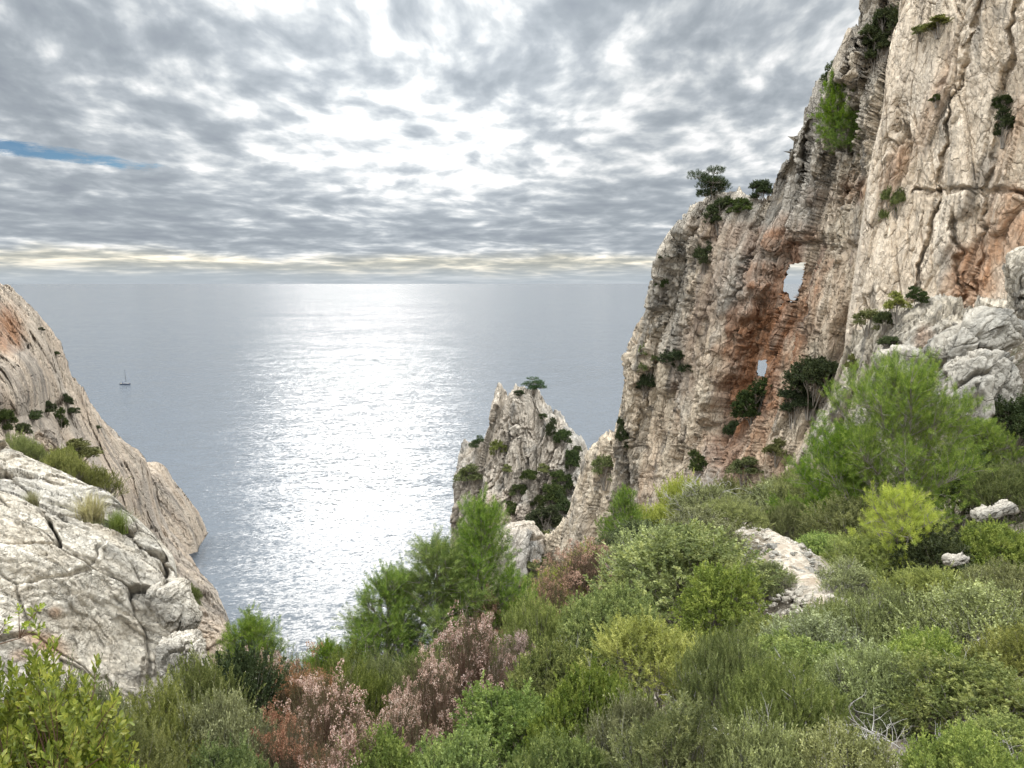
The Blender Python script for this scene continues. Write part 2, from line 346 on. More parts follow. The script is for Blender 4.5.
FINS = {}
def fin(name, sky, base, depth, normal, thick, res, mat, axis, S=1.0, holes=(), dispkw=None, seed=0,
        depth_mod=None, disp_mod=None, stain=None, crest=.12, label='', cat='cliff', kind='structure', rows=None, upmix=.8, key=None, crest_rows=12, crest_up=None):
    """A free-standing wall of rock: front sheet, crest and back sheet in one closed loop, with windows through it."""
    sky = np.array(sky, float); px0, px1 = sky[0, 0], sky[-1, 0]
    # columns spaced by the length of the skyline so that steep stretches stay dense
    seg = np.hypot(np.diff(sky[:, 0]), np.diff(sky[:, 1]) * .35); cum = np.concatenate([[0], np.cumsum(seg)])
    nc = int(cum[-1] / res) + 2
    t = np.linspace(0, cum[-1], nc)
    cx = np.interp(t, cum, sky[:, 0]); cy = np.interp(t, cum, sky[:, 1])
    by = np.interp(cx, [b[0] for b in base], [b[1] for b in base])
    hmax = by.max() - cy.min()
    nr = rows or int(hmax / res)
    v = np.linspace(0, 1, nr)
    PX = cx[:, None] + 0 * v[None]
    gy = cy.min() + hmax * v          # one regular lattice: rows above the skyline collapse onto it
    PY = np.minimum(np.maximum(gy[None], cy[:, None]), by[:, None])
    D = depth(PX, PY)
    if depth_mod is not None: D = D + depth_mod(PX, PY)
    F = at(PX, PY, D)                                    # nc,nr,3
    nrm = np.array(normal, float); nrm /= np.linalg.norm(nrm)
    # round the crest: pull the top edge back
    drop = (F[:, :1, 2] - F[:, :, 2])
    rr = thick * .35
    roundb = rr * (1 - np.sqrt(np.clip(1 - (1 - np.clip(drop / rr, 0, 1)) ** 2, 0, 1)))
    bdir = -np.array([nrm[0], nrm[1], 0]); bdir /= np.linalg.norm(bdir)
    ray = F - np.array([0, 0, H]); rdir = ray / np.linalg.norm(ray, axis=-1, keepdims=True)
    F = F + rdir * roundb[..., None] * .6
    endt = np.minimum(np.linspace(0, 1, nc) / .04, 1) ** .5
    ncr = crest_rows
    back_rows = 60
    vb = np.linspace(0, 1, back_rows)
    idx = (vb * (nr - 1)).astype(int)
    B = F[:, idx] + bdir * ((thick * (.5 + .9 * vb)[None] * (.25 + .75 * endt[:, None]))[..., None])
    k = (np.arange(1, ncr + 1) / (ncr + 1))[None, :, None]
    C = F[:, :1] * (1 - k) + B[:, :1] * k + np.array([0, 0, 1.]) * (np.sin(k * PI) * thick * .10)
    L = np.concatenate([B[:, ::-1], C[:, ::-1], F], 1)     # back bottom ... crest ... front bottom
    nL = L.shape[1]
    dirs = np.zeros_like(L)
    w = np.exp(-np.clip(drop, 0, None) / (thick * crest + 1e-6))[..., None] * upmix
    dirs[:, back_rows + ncr:] = nrm * (1 - w) + np.array([0, 0, 1.]) * w
    tn = nrm * (1 - upmix) + np.array([0, 0, 1.]) * upmix
    dirs[:, back_rows:back_rows + ncr] = tn
    fb = np.clip(np.linspace(1, 0, back_rows) * 5, 0, 1)[None, :, None]
    dirs[:, :back_rows] = tn * (1 - fb[:, ::-1][:, ::-1]) + bdir * fb
    P = L.reshape(-1, 3)
    kw = dict(dispkw or {})
    d = rock_disp(P, axis, S=S, seed=seed, **kw)
    if disp_mod is not None:
        ppx, ppy = project(P); d = d * disp_mod(ppx, ppy)
    # fade the displacement upward at the very crest so the skyline keeps its height
    Pd = P + dirs.reshape(-1, 3) * d[:, None]
    G = Pd.reshape(nc, nL, 3)
    ii = np.arange(nc * nL).reshape(nc, nL)
    q = np.stack([ii[:-1, :-1], ii[:-1, 1:], ii[1:, 1:], ii[1:, :-1]], -1).reshape(-1, 4)
    flat = np.zeros((nc - 1, nL - 1), bool)
    same = np.abs(np.diff(PY, axis=1)) < 1e-9
    flat[:, back_rows + ncr:] = same[:-1] & same[1:]
    flat = flat.ravel()
    isback = np.zeros((nc - 1, nL - 1), bool); isback[:, :back_rows] = True; isback = isback.ravel()
    isback = isback[~flat]; q = q[~flat]
    V = [Pd]; Q = [q]; n0 = len(Pd)
    Fr = G[:, back_rows + ncr:]
    fpx, fpy = project(Fr)
    FINS[key or name] = (Fr.reshape(-1, 3), fpx.ravel(), fpy.ravel(), nrm)
    if holes:
        cq = Pd[q].mean(1); qx, qy = project(cq)
        keep = np.ones(len(q), bool)
        for hole in holes:
            poly = np.array(hole, float)
            # subdivide and roughen the outline
            pts = []
            for i in range(len(poly)):
                a, b = poly[i], poly[(i + 1) % len(poly)]
                for s in np.linspace(0, 1, 7)[:-1]: pts.append(a + (b - a) * s)
            pts = np.array(pts) + RNG.normal(0, .45, (len(pts), 2))
            x, y = qx, qy; inside = np.zeros(len(q), bool); j = len(pts) - 1
            box = (np.abs(x - pts[:, 0].mean()) < 60) & (np.abs(y - pts[:, 1].mean()) < 60)
            xb, yb = x[box], y[box]; ins = np.zeros(len(xb), bool)
            for i in range(len(pts)):
                xi, yi = pts[i]; xj, yj = pts[j]
                c = ((yi > yb) != (yj > yb)) & (xb < (xj - xi) * (yb - yi) / (yj - yi + 1e-12) + xi)
                ins ^= c; j = i
            inside[box] = ins
            # the coarse back sheet: cut a generous opening
            cxy = pts.mean(0); rad = np.abs(pts - cxy).max(0) + 10
            backhit = isback & (((qx - cxy[0]) / rad[0]) ** 2 + ((qy - cxy[1]) / rad[1]) ** 2 < 1.3)
            keep &= ~(inside & ~isback) & ~backhit
            # tunnel walls
            fy = np.array([Fr.reshape(-1, 3)[np.argmin((fpx.ravel() - a[0]) ** 2 + (fpy.ravel() - a[1]) ** 2), 1] for a in pts])
            fy = np.clip(fy, np.median(fy) - .7, np.median(fy) + .7)
            rings = []
            m = 14
            for s in range(m):
                tt = s / (m - 1)
                grow = 1 + .55 * tt
                pp = cxy + (pts - cxy) * grow
                R = at(pp[:, 0], pp[:, 1], fy + tt * (thick * 2.2) + (.02 if s == 0 else 0))
                if 0 < s: R = R + RNG.normal(0, min(.10, rad.min() * .006 - .05), R.shape) * S
                rings.append(R)
            R = np.array(rings); npt = len(pts)
            jj = n0 + np.arange(m * npt).reshape(m, npt); j2 = np.roll(jj, -1, 1)
            V.append(R.reshape(-1, 3)); Q.append(np.stack([jj[:-1], j2[:-1], j2[1:], jj[1:]], -1).reshape(-1, 4)); n0 += m * npt
        Q[0] = q[keep]
    # end caps
    for c in (0, nc - 1):
        ring = ii[c]; f = nr
        Vc = Pd[ring].mean(0); V.append(Vc[None])
        capq = np.stack([ring[:-1], ring[1:], np.full(nL - 1, n0), np.full(nL - 1, n0)], 1)[:, :3]
        if c == 0: tri = capq
        else: tri = np.concatenate([tri, capq])
        n0 += 1
    Vall = np.concatenate(V)
    cen = Vall.mean(0); cen = np.array([round(cen[0]), round(cen[1]), max(0, round(Vall[:, 2].min()))], float)
    me = make_mesh(name, Vall - cen, np.concatenate(Q), tri, smooth=False)
    if stain is not None:
        ppx, ppy = project(Vall)
        sv = np.zeros(len(Vall), np.float32); nn = 0.5 + fbm(Vall / S / 3, 77, 4) * .8
        for (sx, sy, rx, ry, ang, amt) in stain:
            ca, sa = math.cos(math.radians(ang)), math.sin(math.radians(ang))
            dx, dy = ppx - sx, ppy - sy
            u = (dx * ca + dy * sa) / rx; w_ = (-dx * sa + dy * ca) / ry
            sv = np.maximum(sv, amt * sst(1.25, .35, np.sqrt(u * u + w_ * w_) + (nn - .5) * .55))
        a = me.attributes.new('stain', 'FLOAT', 'POINT'); a.data.foreach_set('value', sv.astype(np.float32))
    o = link(name, me, mat, loc=cen)
    tag(o, label, cat, kind=kind)
    return o

def on_rock(name, px, py):
    P, x, y, n = FINS[name]
    i = np.argmin((x - px) ** 2 + (y - py) ** 2); return P[i]
# ------------------------------------------------------------------ the great wall on the right
WAXIS = np.array([.30, .10, 1.0])
m_wall = rock_material('limestone_wall', (.75, .63, .47), (.57, .45, .32), (.38, .36, .32), WAXIS, stain=(.36, .16, .07), scale=1.6, bump=.22, greyamt=.75, streak=.8)
m_pin = rock_material('limestone_pinnacle', (.60, .52, .42), (.50, .42, .33), (.34, .33, .30), (.12, 0, 1), scale=2.2, bump=.22, greyamt=.7)
m_left = rock_material('limestone_ridge', (.60, .49, .37), (.48, .37, .27), (.36, .32, .27), (.35, .55, -.8), scale=2.2, bump=.2, greyamt=.6)
m_shelf = rock_material('limestone_shelf', (.64, .56, .44), (.53, .45, .34), (.37, .35, .31), (.45, .1, 1.0), scale=.7, bump=.2, greyamt=.6)
m_grey = rock_material('limestone_grey', (.46, .41, .335), (.37, .325, .26), (.30, .285, .25), (.5, .2, .8), scale=.9, bump=.10, greyamt=.6)
m_slab = rock_material('limestone_slab', (.74, .70, .62), (.60, .54, .45), (.42, .41, .38), (.9, .2, -.35), stain=(.38, .24, .13), scale=.30, bump=.14, greyamt=.45)

# fin with the two windows
wall_sky = [(500, 612), (512, 579), (531, 540), (550, 535), (566, 519), (575, 500), (580, 479), (587, 456), (600, 439), (613, 437), (619, 412), (622, 385),
            (628, 362), (640, 322), (648, 296), (655, 284), (655, 268), (662, 262), (664, 250), (676, 235), (688, 223), (692, 214), (704, 208), (728, 205), (745, 204), (768, 190),
            (772, 168), (785, 145), (792, 125), (800, 118), (803, 96), (811, 94), (820, 82), (834, 62), (845, 45), (858, 38), (862, 22), (860, 5),
            (866, -40), (890, -110), (930, -170)]
wd = tps([(500, 600), (560, 520), (620, 420), (655, 290), (700, 215), (770, 190), (800, 100), (862, 0), (930, -170),
          (700, 500), (720, 350), (795, 281), (762, 368), (850, 130), (880, 300), (820, 480), (930, 100), (930, 540), (600, 620), (560, 620), (760, 560), (960, 400)],
         [128, 118, 104, 97, 91, 85, 80, 73, 68,
          86, 86, 76, 79, 71, 66, 68, 63, 60, 105, 112, 76, 60])
def wob(px, py, a, seed, f=14.):
    P = np.stack([np.ravel(px) / f, np.ravel(py) / f, np.ravel(px) * 0 + seed], 1); return a * fbm(P, seed, 3).reshape(np.shape(px))
def wmod(px, py):
    px = px + wob(px, py, 7, 3); py = py + wob(px, py, 5, 5)
    # dark seam and bush recess, gully under the bridge, buttress relief
    def line(x0, y0, x1, y1): return (px - (x0 + (py - y0) * (x1 - x0) / (y1 - y0)))
    d = 2.6 * np.exp(-(line(812, 120, 803, 190) / 3.6) ** 2) * sst(110, 135, py) * sst(215, 185, py)
    d = d + 1.6 * np.exp(-(line(842, 100, 822, 185) / 3.0) ** 2) * sst(90, 110, py) * sst(200, 180, py)
    d = d + 2.0 * np.exp(-(line(868, 40, 846, 100) / 2.5) ** 2) * sst(25, 40, py) * sst(110, 95, py)
    d = d + .9 * np.exp(-(line(722, 225, 690, 330) / 2.8) ** 2) * sst(350, 300, py) + .9 * np.exp(-(line(702, 225, 664, 350) / 2.6) ** 2) + .8 * np.exp(-(line(760, 200, 735, 300) / 2.2) ** 2) * sst(320, 290, py)
    d = d + 3.0 * np.exp(-(line(889, 0, 850, 200) / 9) ** 2) * sst(230, 190, py)
    d = d + 2.5 * np.exp(-((px - 858) / 16) ** 2 - ((py - 140) / 40) ** 2)
    d = d + 5.0 * np.exp(-(line(805, 235, 735, 420) / 26) ** 2) * sst(225, 262, py) * sst(480, 420, py)
    d = d + 2.2 * np.exp(-(line(690, 250, 640, 500) / 18) ** 2) * sst(230, 260, py)
    d = d - 2.0 * np.exp(-(line(668, 250, 600, 500) / 16) ** 2)
    d = d + 1.3 * np.exp(-((py - 247) / 3.0) ** 2) * sst(785, 800, px) * sst(885, 870, px)
    d = d + 1.8 * np.exp(-((px - 915) / 9) ** 2 - ((py - 118) / 5) ** 2)
    return d
fin('cliff', wall_sky, [(500, 640), (560, 650), (700, 600), (930, 600)], wd, (-.83, -.5, .12), 5.0, 1.05, m_wall, WAXIS, S=1.15,
    holes=[[(790, 264), (806, 262), (805, 270), (803, 283), (799, 293), (794, 302), (790, 302), (788, 294), (783, 292), (784, 280), (787, 270)],
           [(759, 360), (767, 360), (767, 370), (764, 377), (757, 375), (757, 367)]],
    dispkw=dict(big=1.0, blocks=.85, flute=1.3, fine=.5, elong=9, ledge=.2, wob_=.355), seed=3, depth_mod=wmod,
    stain=[(768, 335, 48, 130, 18, 1.0), (770, 330, 24, 110, 18, 1.0), (700, 330, 20, 110, 14, .3), (870, 190, 30, 18, 0, .6), (735, 450, 50, 50, 0, .7), (745, 240, 60, 22, 10, .35), (840, 300, 30, 80, 15, .25), (650, 470, 10, 70, 15, .3)],
    disp_mod=lambda x, y: 1 - .85 * np.exp(-((x - 762) / 11) ** 2 - ((y - 366) / 15) ** 2) - .4 * np.exp(-((x - 795) / 16) ** 2 - ((y - 281) / 24) ** 2), key='wall', label='tall fluted limestone cliff pierced by two small windows with orange stains', cat='cliff')

# paler smooth wall that stands in front of it on the right
pale_sky = [(838, 420), (846, 330), (852, 285), (858, 250), (866, 200), (874, 150), (884, 110), (890, 60), (898, 20), (905, -30), (920, -140), (960, -200), (1060, -260), (1180, -280)]
pd = tps([(838, 420), (866, 200), (898, 0), (940, 100), (950, 300), (1024, 300), (1024, 0), (1160, -200), (1160, 400), (880, 500), (1024, 500)],
         [64, 64, 63, 58, 54, 48.5, 50, 46, 39, 60, 47])
def pmod(px, py):
    px = px + wob(px, py, 9, 6, 22.); py = py + wob(px, py, 7, 8, 22.)
    def line(x0, y0, x1, y1): return (px - (x0 + (py - y0) * (x1 - x0) / (y1 - y0)))
    d = 1.0 * np.exp(-(line(945, 150, 968, 330) / 2.5) ** 2) * sst(200, 230, py)
    d = d + .9 * np.exp(-(line(965, 70, 905, 330) / 3) ** 2)
    d = d + .7 * np.exp(-(line(1010, 60, 985, 200) / 3) ** 2)
    d = d + .8 * np.exp(-((py - 192 - (px - 900) * .01) / 2.0) ** 2) * sst(905, 920, px)
    d = d + 1.6 * np.exp(-((px - 905) / 7) ** 2 - ((py - 125) / 22) ** 2)
    return d
m_pale = rock_material('limestone_pale_wall', (.86, .72, .555), (.72, .57, .41), (.54, .475, .395), (.42, .1, 1.0), scale=1.5, bump=.15, greyamt=.45, stain=(.50, .24, .11))
fin('cliff', pale_sky, [(838, 560), (1180, 560)], pd, (-.8, -.55, .15), 7.0, 1.15, m_pale, (.42, .1, 1.0), S=1.0,
    dispkw=dict(big=.7, blocks=.55, flute=.40, fine=.4, elong=10, ledge=.12, wob_=.6), seed=21, depth_mod=pmod,
    stain=[(975, 272, 30, 46, 18, 1.0), (1010, 235, 30, 60, 25, .8), (1015, 130, 14, 50, 20, .35), (935, 100, 12, 60, 20, .3), (895, 170, 12, 40, 20, .5)],
    key='pale', label='pale pinkish limestone wall rising out of the top right corner', cat='cliff')

# low white shelf below the pale wall, then the big grey boulders
shelf_sky = [(800, 470), (806, 440), (816, 420), (826, 402), (838, 372), (850, 345), (862, 330), (880, 316), (905, 318), (930, 314), (960, 320), (1000, 318), (1080, 300), (1150, 300)]
sdp = tps([(800, 470), (838, 372), (880, 316), (940, 318), (1024, 318), (1150, 300), (820, 520), (900, 500), (1024, 500), (900, 400)],
          [47, 47, 45, 42, 39, 36, 44, 37, 33, 40.5])
fin('cliff', shelf_sky, [(800, 600), (1150, 600)], sdp, (-.45, -.72, .52), 6.0, 1.3, m_shelf, (.45, .1, 1.0), S=.7,
    dispkw=dict(big=1.2, blocks=1.0, flute=.9, fine=1.0, elong=3), seed=31, stain=[(925, 340, 12, 16, 0, .5), (815, 470, 20, 30, 0, .3)],
    key='shelf', upmix=.35, label='white broken limestone shelf below the pale wall, above the bright pine', cat='cliff')

def boulder(name, px, py, Y, size, mat, seed, label, squash=(1, .9, .8), rot=0, S=.5, disp=None, n=90, group=None):
    """one rounded, cracked rock: a sphere grid displaced by the block noise"""
    c = at(px, py, Y)
    u = np.linspace(0, 2 * PI, n * 2, endpoint=False); w = np.linspace(.02, PI - .02, n)
    U, W = np.meshgrid(u, w, indexing='ij')
    D = np.stack([np.cos(U) * np.sin(W), np.sin(U) * np.sin(W), np.cos(W)], -1).reshape(-1, 3)
    # superellipsoid gives flat faces
    E = np.sign(D) * np.abs(D) ** .72; E /= (np.abs(E) ** 3).sum(1)[:, None] ** (1 / 3)
    cr, sr = math.cos(rot), math.sin(rot)
    P = E * size * np.array(squash) * .5
    P = P @ np.array([[cr, 0, sr], [0, 1, 0], [-sr, 0, cr]])
    d = rock_disp(P + seed * 13.7, (.5, .3, .8), S=S * size * .5, seed=seed, **(disp or dict(big=.6, blocks=.55, flute=.35, fine=.45, elong=1.6)))
    P = P + D * d[:, None]
    nu, nw = len(u), n
    ii = np.arange(nu * nw).reshape(nu, nw); i2 = np.roll(ii, -1, 0)
    q = np.stack([ii[:, :-1], ii[:, 1:], i2[:, 1:], i2[:, :-1]], -1).reshape(-1, 4)
    V = np.concatenate([P, P[ii[:, 0]].mean(0)[None], P[ii[:, -1]].mean(0)[None]])
    t = np.concatenate([np.stack([ii[:, 0], i2[:, 0] * 0 + len(P), i2[:, 0]], 1)[:, [1, 0, 2]], np.stack([ii[:, -1], i2[:, -1], ii[:, 0] * 0 + len(P) + 1], 1)])
    o = link(name, make_mesh(name, V, q, t), mat, loc=c)
    return tag(o, label, 'boulder', group=group)
boulder('boulder', 975, 388, 31, 3.9, m_grey, 1, 'largest smooth grey boulder, with a rounded top, above the bright pine', (.8, .8, .85), -.1)
boulder('boulder', 968, 342, 33.5, 3.3, m_grey, 2, 'grey sloping boulder lying on top of the largest smooth one', (1.15, .8, .55), .5)
boulder('boulder', 903, 392, 35, 3.4, m_grey, 3, 'grey upright block left of the dark crevice beside the largest boulder', (.7, .8, 1.3), .15)
boulder('boulder', 1022, 285, 35.5, 3.6, m_shelf, 4, 'white knobbly rock at the right edge, beside the orange stained wall', (.6, .7, 1.1), .1)
boulder('boulder', 838, 470, 40, 1.9, m_grey, 5, 'small rounded grey rock at the left foot of the white shelf', (.8, .8, 1.1), .2)
boulder('boulder', 1006, 330, 34, 1.5, m_grey, 6, 'small flat grey rock wedged at the right end of the shelf', (1.5, 1, .6), -.2)

# ------------------------------------------------------------------ pinnacle
pin_sky = [(446, 640), (452, 560), (454, 512), (456, 478), (459, 458), (463, 455), (470, 458), (476, 452), (484, 455), (487, 435), (491, 428), (491, 402), (495, 398), (499, 402), (502, 410), (506, 408),
           (509, 392), (514, 387), (522, 388), (530, 390), (536, 402), (541, 412), (545, 419), (553, 424), (560, 436), (566, 442), (574, 447), (580, 456), (586, 466), (592, 474), (604, 486), (622, 496), (640, 520)]
pnd = tps([(450, 640), (456, 470), (493, 400), (518, 390), (545, 420), (580, 460), (600, 560), (520, 560), (490, 520), (540, 480), (640, 520)],
          [168, 171, 170, 169, 167, 163, 148, 152, 160, 161, 150])
def nmod(px, py):
    d = 4 * np.exp(-((px - 545 - (py - 420) * -.1) / 9) ** 2) * sst(430, 470, py)
    d = d + 3.5 * np.exp(-((px - 502) / 2.5) ** 2) * sst(440, 405, py) + 2.5 * np.exp(-((px - 482 + (py - 460) * .06) / 4) ** 2)
    return d - 3 * np.exp(-((px - 515) / 12) ** 2) * sst(500, 430, py)
fin('rock_pinnacle', pin_sky, [(446, 720), (640, 700)], pnd, (-.35, -.93, .1), 11, .8, m_pin, (.12, 0, 1), S=1.7,
    dispkw=dict(big=1.0, blocks=1.3, flute=1.4, fine=.9, elong=6, ledge=.3), seed=41, depth_mod=nmod, stain=[(500, 520, 30, 26, 0, .25)],
    label='jagged grey limestone pinnacle standing above the sea, crowned by pines', cat='rock pinnacle')
boulder('boulder', 531, 553, 122, 6.0, m_shelf, 8, 'small white rock stack in the gap at the foot of the pinnacle', (.75, .8, 1.5), .2)
boulder('boulder', 521, 575, 118, 9.0, m_pin, 9, 'pale rock knob below the white stack in the gap', (.7, .8, 1.5), .2)

# ------------------------------------------------------------------ ridge on the left and its headland
head_sky = [(118, 560), (124, 490), (130, 476), (138, 470), (147, 469), (156, 470), (161, 474), (166, 486), (171, 495), (180, 508), (188, 521), (193, 533), (196, 543), (197, 549)]
hd = tps([(118, 560), (124, 480), (147, 470), (171, 495), (197, 549), (175, 556), (150, 540)], [232, 240, 247, 252, 262, 247, 242])
fin('headland', head_sky, [(118, 580), (150, 572), (178, 557), (197, 552)], hd, (.2, -.95, .25), 16, .7, m_left, (.2, .3, -.9), S=2.6,
    dispkw=dict(big=.5, blocks=.6, flute=.5, fine=1.0, elong=4), seed=51, label='blunt grey headland dropping into dark blue water behind the left ridge', cat='headland', upmix=.3)
left_sky = [(-90, 215), (-40, 262), (0, 290), (12, 299), (24, 312), (34, 322), (44, 336), (53, 350), (59, 364), (63, 380), (66, 388), (76, 394), (85, 411), (97, 428), (105, 438), (113, 446), (124, 455), (134, 462),
            (143, 470), (148, 485), (153, 505), (160, 525), (168, 545), (178, 556), (186, 568), (193, 577), (199, 590), (206, 598), (214, 608), (221, 619), (227, 632), (233, 650), (238, 672)]
ld = tps([(-90, 215), (0, 290), (45, 337), (64, 385), (113, 446), (143, 470), (160, 525), (193, 577), (227, 632), (238, 672), (0, 380), (40, 430), (0, 470), (90, 520), (150, 590), (190, 645), (-80, 480), (0, 600), (100, 640), (210, 700)],
         [115, 128, 140, 146, 172, 188, 197, 196, 186, 178, 104, 118, 88, 122, 158, 180, 75, 70, 110, 168])
def lmod(px, py):
    def line(x0, y0, x1, y1): return (py - (y0 + (px - x0) * (y1 - y0) / (x1 - x0)))
    d = 3.5 * np.exp(-(line(0, 342, 38, 375) / 4) ** 2) * sst(48, 34, px)
    d = d + 4.0 * np.exp(-((px - 50 + (py - 400) * -.12) / 6) ** 2) * sst(375, 395, py) * sst(470, 440, py)
    d = d + 3.5 * np.exp(-(line(100, 470, 130, 520) / 8) ** 2) * np.exp(-((px - 115) / 14) ** 2)
    d = d - 5 * np.exp(-(((px - 12) / 24) ** 2 + ((py - 385) / 30) ** 2) ** 2)
    d = d + 4 * np.exp(-(line(30, 428, 62, 400) / 5) ** 2) * sst(24, 34, px) * sst(66, 58, px)
    return d
fin('cliff', left_sky, [(-90, 640), (120, 680), (185, 700), (238, 720)], ld, (.35, -.8, .5), 14, .95, m_left, (.30, .62, -.72), S=2.0,
    dispkw=dict(big=1.1, blocks=.9, flute=.55, fine=1.1, elong=4, ledge=1.3), seed=61, depth_mod=lmod, stain=[(5, 330, 22, 26, 0, .8), (20, 445, 12, 12, 0, .3)],
    key='left', label='brown limestone ridge sloping down to the sea on the left', cat='cliff', upmix=.3)

# ------------------------------------------------------------------ near slab on the left
slab_sky = [(-120, 432), (-60, 446), (0, 458), (14, 466), (30, 476), (48, 486), (66, 497), (84, 506), (100, 513), (112, 524), (126, 538), (142, 552), (156, 566), (166, 580), (176, 592), (180, 606), (177, 620), (172, 636), (168, 650), (164, 668), (158, 690)]
sbd = tps([(-120, 432), (0, 458), (66, 497), (112, 524), (156, 566), (180, 606), (158, 690), (0, 520), (60, 560), (100, 600), (140, 640), (0, 620), (80, 680), (0, 760), (150, 760), (-120, 700), (-120, 520)],
          [12.2, 11.2, 10.8, 10.4, 10.0, 9.6, 9.0, 9.4, 9.2, 9.2, 9.3, 8.2, 8.2, 7.2, 8.4, 7.6, 10])
m_near = rock_material('limestone_near', (.66, .60, .50), (.55, .475, .37), (.39, .37, .33), (.9, .1, -.42), stain=(.34, .20, .11), scale=.30, bump=.10, greyamt=.6, streak=.55)
def sbm(px, py): return -.22 * np.exp(-((px - 45) / 50) ** 2 - ((py - 600 + 0) / 10) ** 2)
fin('rock_slab', slab_sky, [(-120, 800), (90, 800), (150, 780), (158, 720)], sbd, (.35, -.72, .60), 1.6, 1.0, m_near, (.85, .1, -.45), S=.30,
    dispkw=dict(big=1.0, blocks=.9, flute=.45, fine=.55, elong=2.2), seed=71, upmix=.05, crest_rows=40,
    stain=[(40, 640, 34, 12, 20, .9), (55, 612, 10, 9, 0, .7), (20, 655, 14, 8, 0, .6), (100, 690, 16, 10, 0, .4)],
    label='large white cracked limestone slab filling the left side close by', cat='rock', kind='thing')
boulder('boulder', 188, 662, 8.9, .82, m_near, 12, 'white squarish boulder leaning at the right foot of the white slab', (.9, .8, 1.1), .3, S=.35)
boulder('boulder', 238, 700, 8.6, .55, m_near, 13, 'small bright white rock between the bushes right of the squarish boulder', (.8, .8, 1.1), -.2, S=.4)
boulder('boulder', 175, 608, 9.6, .62, m_near, 14, 'rounded white rock on the right shoulder of the slab', (.9, .8, 1.2), .4, S=.4)
boulder('boulder', 45, 440, 99, 3.2, m_left, 21, 'round pale rock among dark bushes on the left ridge', (.8, .8, 1.15), .3)
boulder('boulder', 24, 447, 92, 3.0, m_left, 22, 'low rock left of the round pale one on the left ridge', (1.0, .8, .8), -.4)
for px, py, Y, sz, lb in [(985, 514, 15.5, .40, 'small pale rock among the bushes at the right edge'), (958, 560, 12.5, .36, 'flat pale rock in the scrub right of the yellow pine'), (1002, 510, 16, .58, 'pale grey rock half hidden by bushes at the right edge, the larger one')]:
    boulder('boulder', px, py, Y, sz, m_grey, 23 + int(px), lb, (1.2, .9, .6), .2, n=50)
# ------------------------------------------------------------------ the slope the photographer stands on
GC = []   # control points x, y, z
def gp(px, py, Y, dz=0.0):
    p = at(px, py, Y); GC.append((p[0], p[1], p[2] + dz))
for a in [(512, 768, 3.6, -.9), (700, 768, 3.4, -.8), (900, 768, 3.2, -.8), (1024, 768, 3.0, -.8), (380, 768, 4.4, -.9), (250, 768, 5.2, -.9), (120, 768, 4.6, -.8), (0, 768, 4.2, -.8),
          (620, 690, 6.0, -.9), (740, 680, 6.0, -.9), (860, 680, 5.6, -.8), (980, 680, 5.2, -.8), (480, 710, 7.0, -1.0), (640, 640, 8.0, -.8),
          (815, 612, 12.0, 0), (800, 585, 14.0, 0), (785, 560, 16.5, 0), (772, 538, 19.0, 0), (740, 600, 11.5, -1.0), (690, 570, 14, -1.3),
          (900, 600, 10.5, -.9), (1000, 610, 9.5, -.9), (940, 560, 14, -1.0), (1020, 550, 14, -1.0), (860, 540, 19, -1.3), (960, 500, 20, -1.5), (1024, 490, 22, -1.0),
          (800, 510, 24, -1.6), (740, 505, 26, -1.5), (680, 515, 26, -1.4), (620, 545, 23, -1.5), (570, 590, 19, -1.4), (530, 630, 16, -1.0), (560, 640, 13, -.8),
          (450, 690, 13.0, -.6), (380, 700, 12.5, -.9), (400, 730, 8.0, -.9), (320, 710, 12, -1.0), (300, 740, 8.5, -.8), (250, 720, 11, -1.2), (200, 730, 7.5, -.8),
          (150, 740, 7.0, -.8), (60, 720, 6.4, -1.0), (0, 700, 6.6, -1.0),
          (1000, 450, 30, -1.0), (880, 480, 30, -1.0), (820, 490, 33, -1.2)]: gp(*a)
GC += [(0, 0, H - 1.65), (3, 0, H - 1.2), (-3, 0, H - 2.1), (6, 3, H - .9), (12, 5, H + 1.2), (-8, 2, H - 3.2), (0, -6, H + .6), (10, -8, H + 4), (-10, -8, H - 1),
       (20, 10, H + 3), (30, 25, H + 6), (26, 30, H + 0), (-11, 8, H - 5.5), (-12, 14, H - 10), (-6, 16, H - 11), (0, 20, H - 13.5), (-4, 12.5, H - 8.2), (30, 0, H + 9), (-25, 0, H - 8)]
# beyond the edge the ground plunges to the sea
GC += [(2, 26, H - 18), (-6, 26, H - 24), (-18, 22, H - 24), (-30, 15, H - 22), (7, 34, H - 20), (0, 36, H - 36), (-12, 40, H - 46), (-30, 36, H - 48), (14, 44, H - 22), (5, 48, H - 44), (20, 56, H - 24), (-10, 60, H - 70), (10, 66, H - 62), (-40, 60, H - 80)]
GC = np.array(GC)
_g = tps(GC[:, :2] , GC[:, 2], 2e-4)
def ground(x, y):
    x = np.asarray(x, float); y = np.asarray(y, float)
    P = np.stack([np.ravel(x), np.ravel(y), np.ravel(x) * 0], 1)
    n = .35 * fbm(P / 3.0, 5, 4) + .06 * fbm(P / .5, 8, 3)
    return np.maximum(_g(x, y), 6.0) + n.reshape(x.shape)
PATH = [at(*a) for a in [(890, 650, 9.0), (846, 618, 11.2), (818, 604, 12.6), (800, 580, 14.5), (786, 560, 16.5), (774, 542, 18.6), (764, 530, 20.5), (752, 521, 22.5), (745, 514, 24.0)]]
PATH = np.array(PATH)
def pathdist(x, y):
    d = np.full(np.shape(x), 1e9)
    for a, b in zip(PATH[:-1, :2], PATH[1:, :2]):
        ab = b - a; t = np.clip(((x - a[0]) * ab[0] + (y - a[1]) * ab[1]) / (ab @ ab), 0, 1)
        d = np.minimum(d, np.hypot(x - a[0] - t * ab[0], y - a[1] - t * ab[1]))
    return d
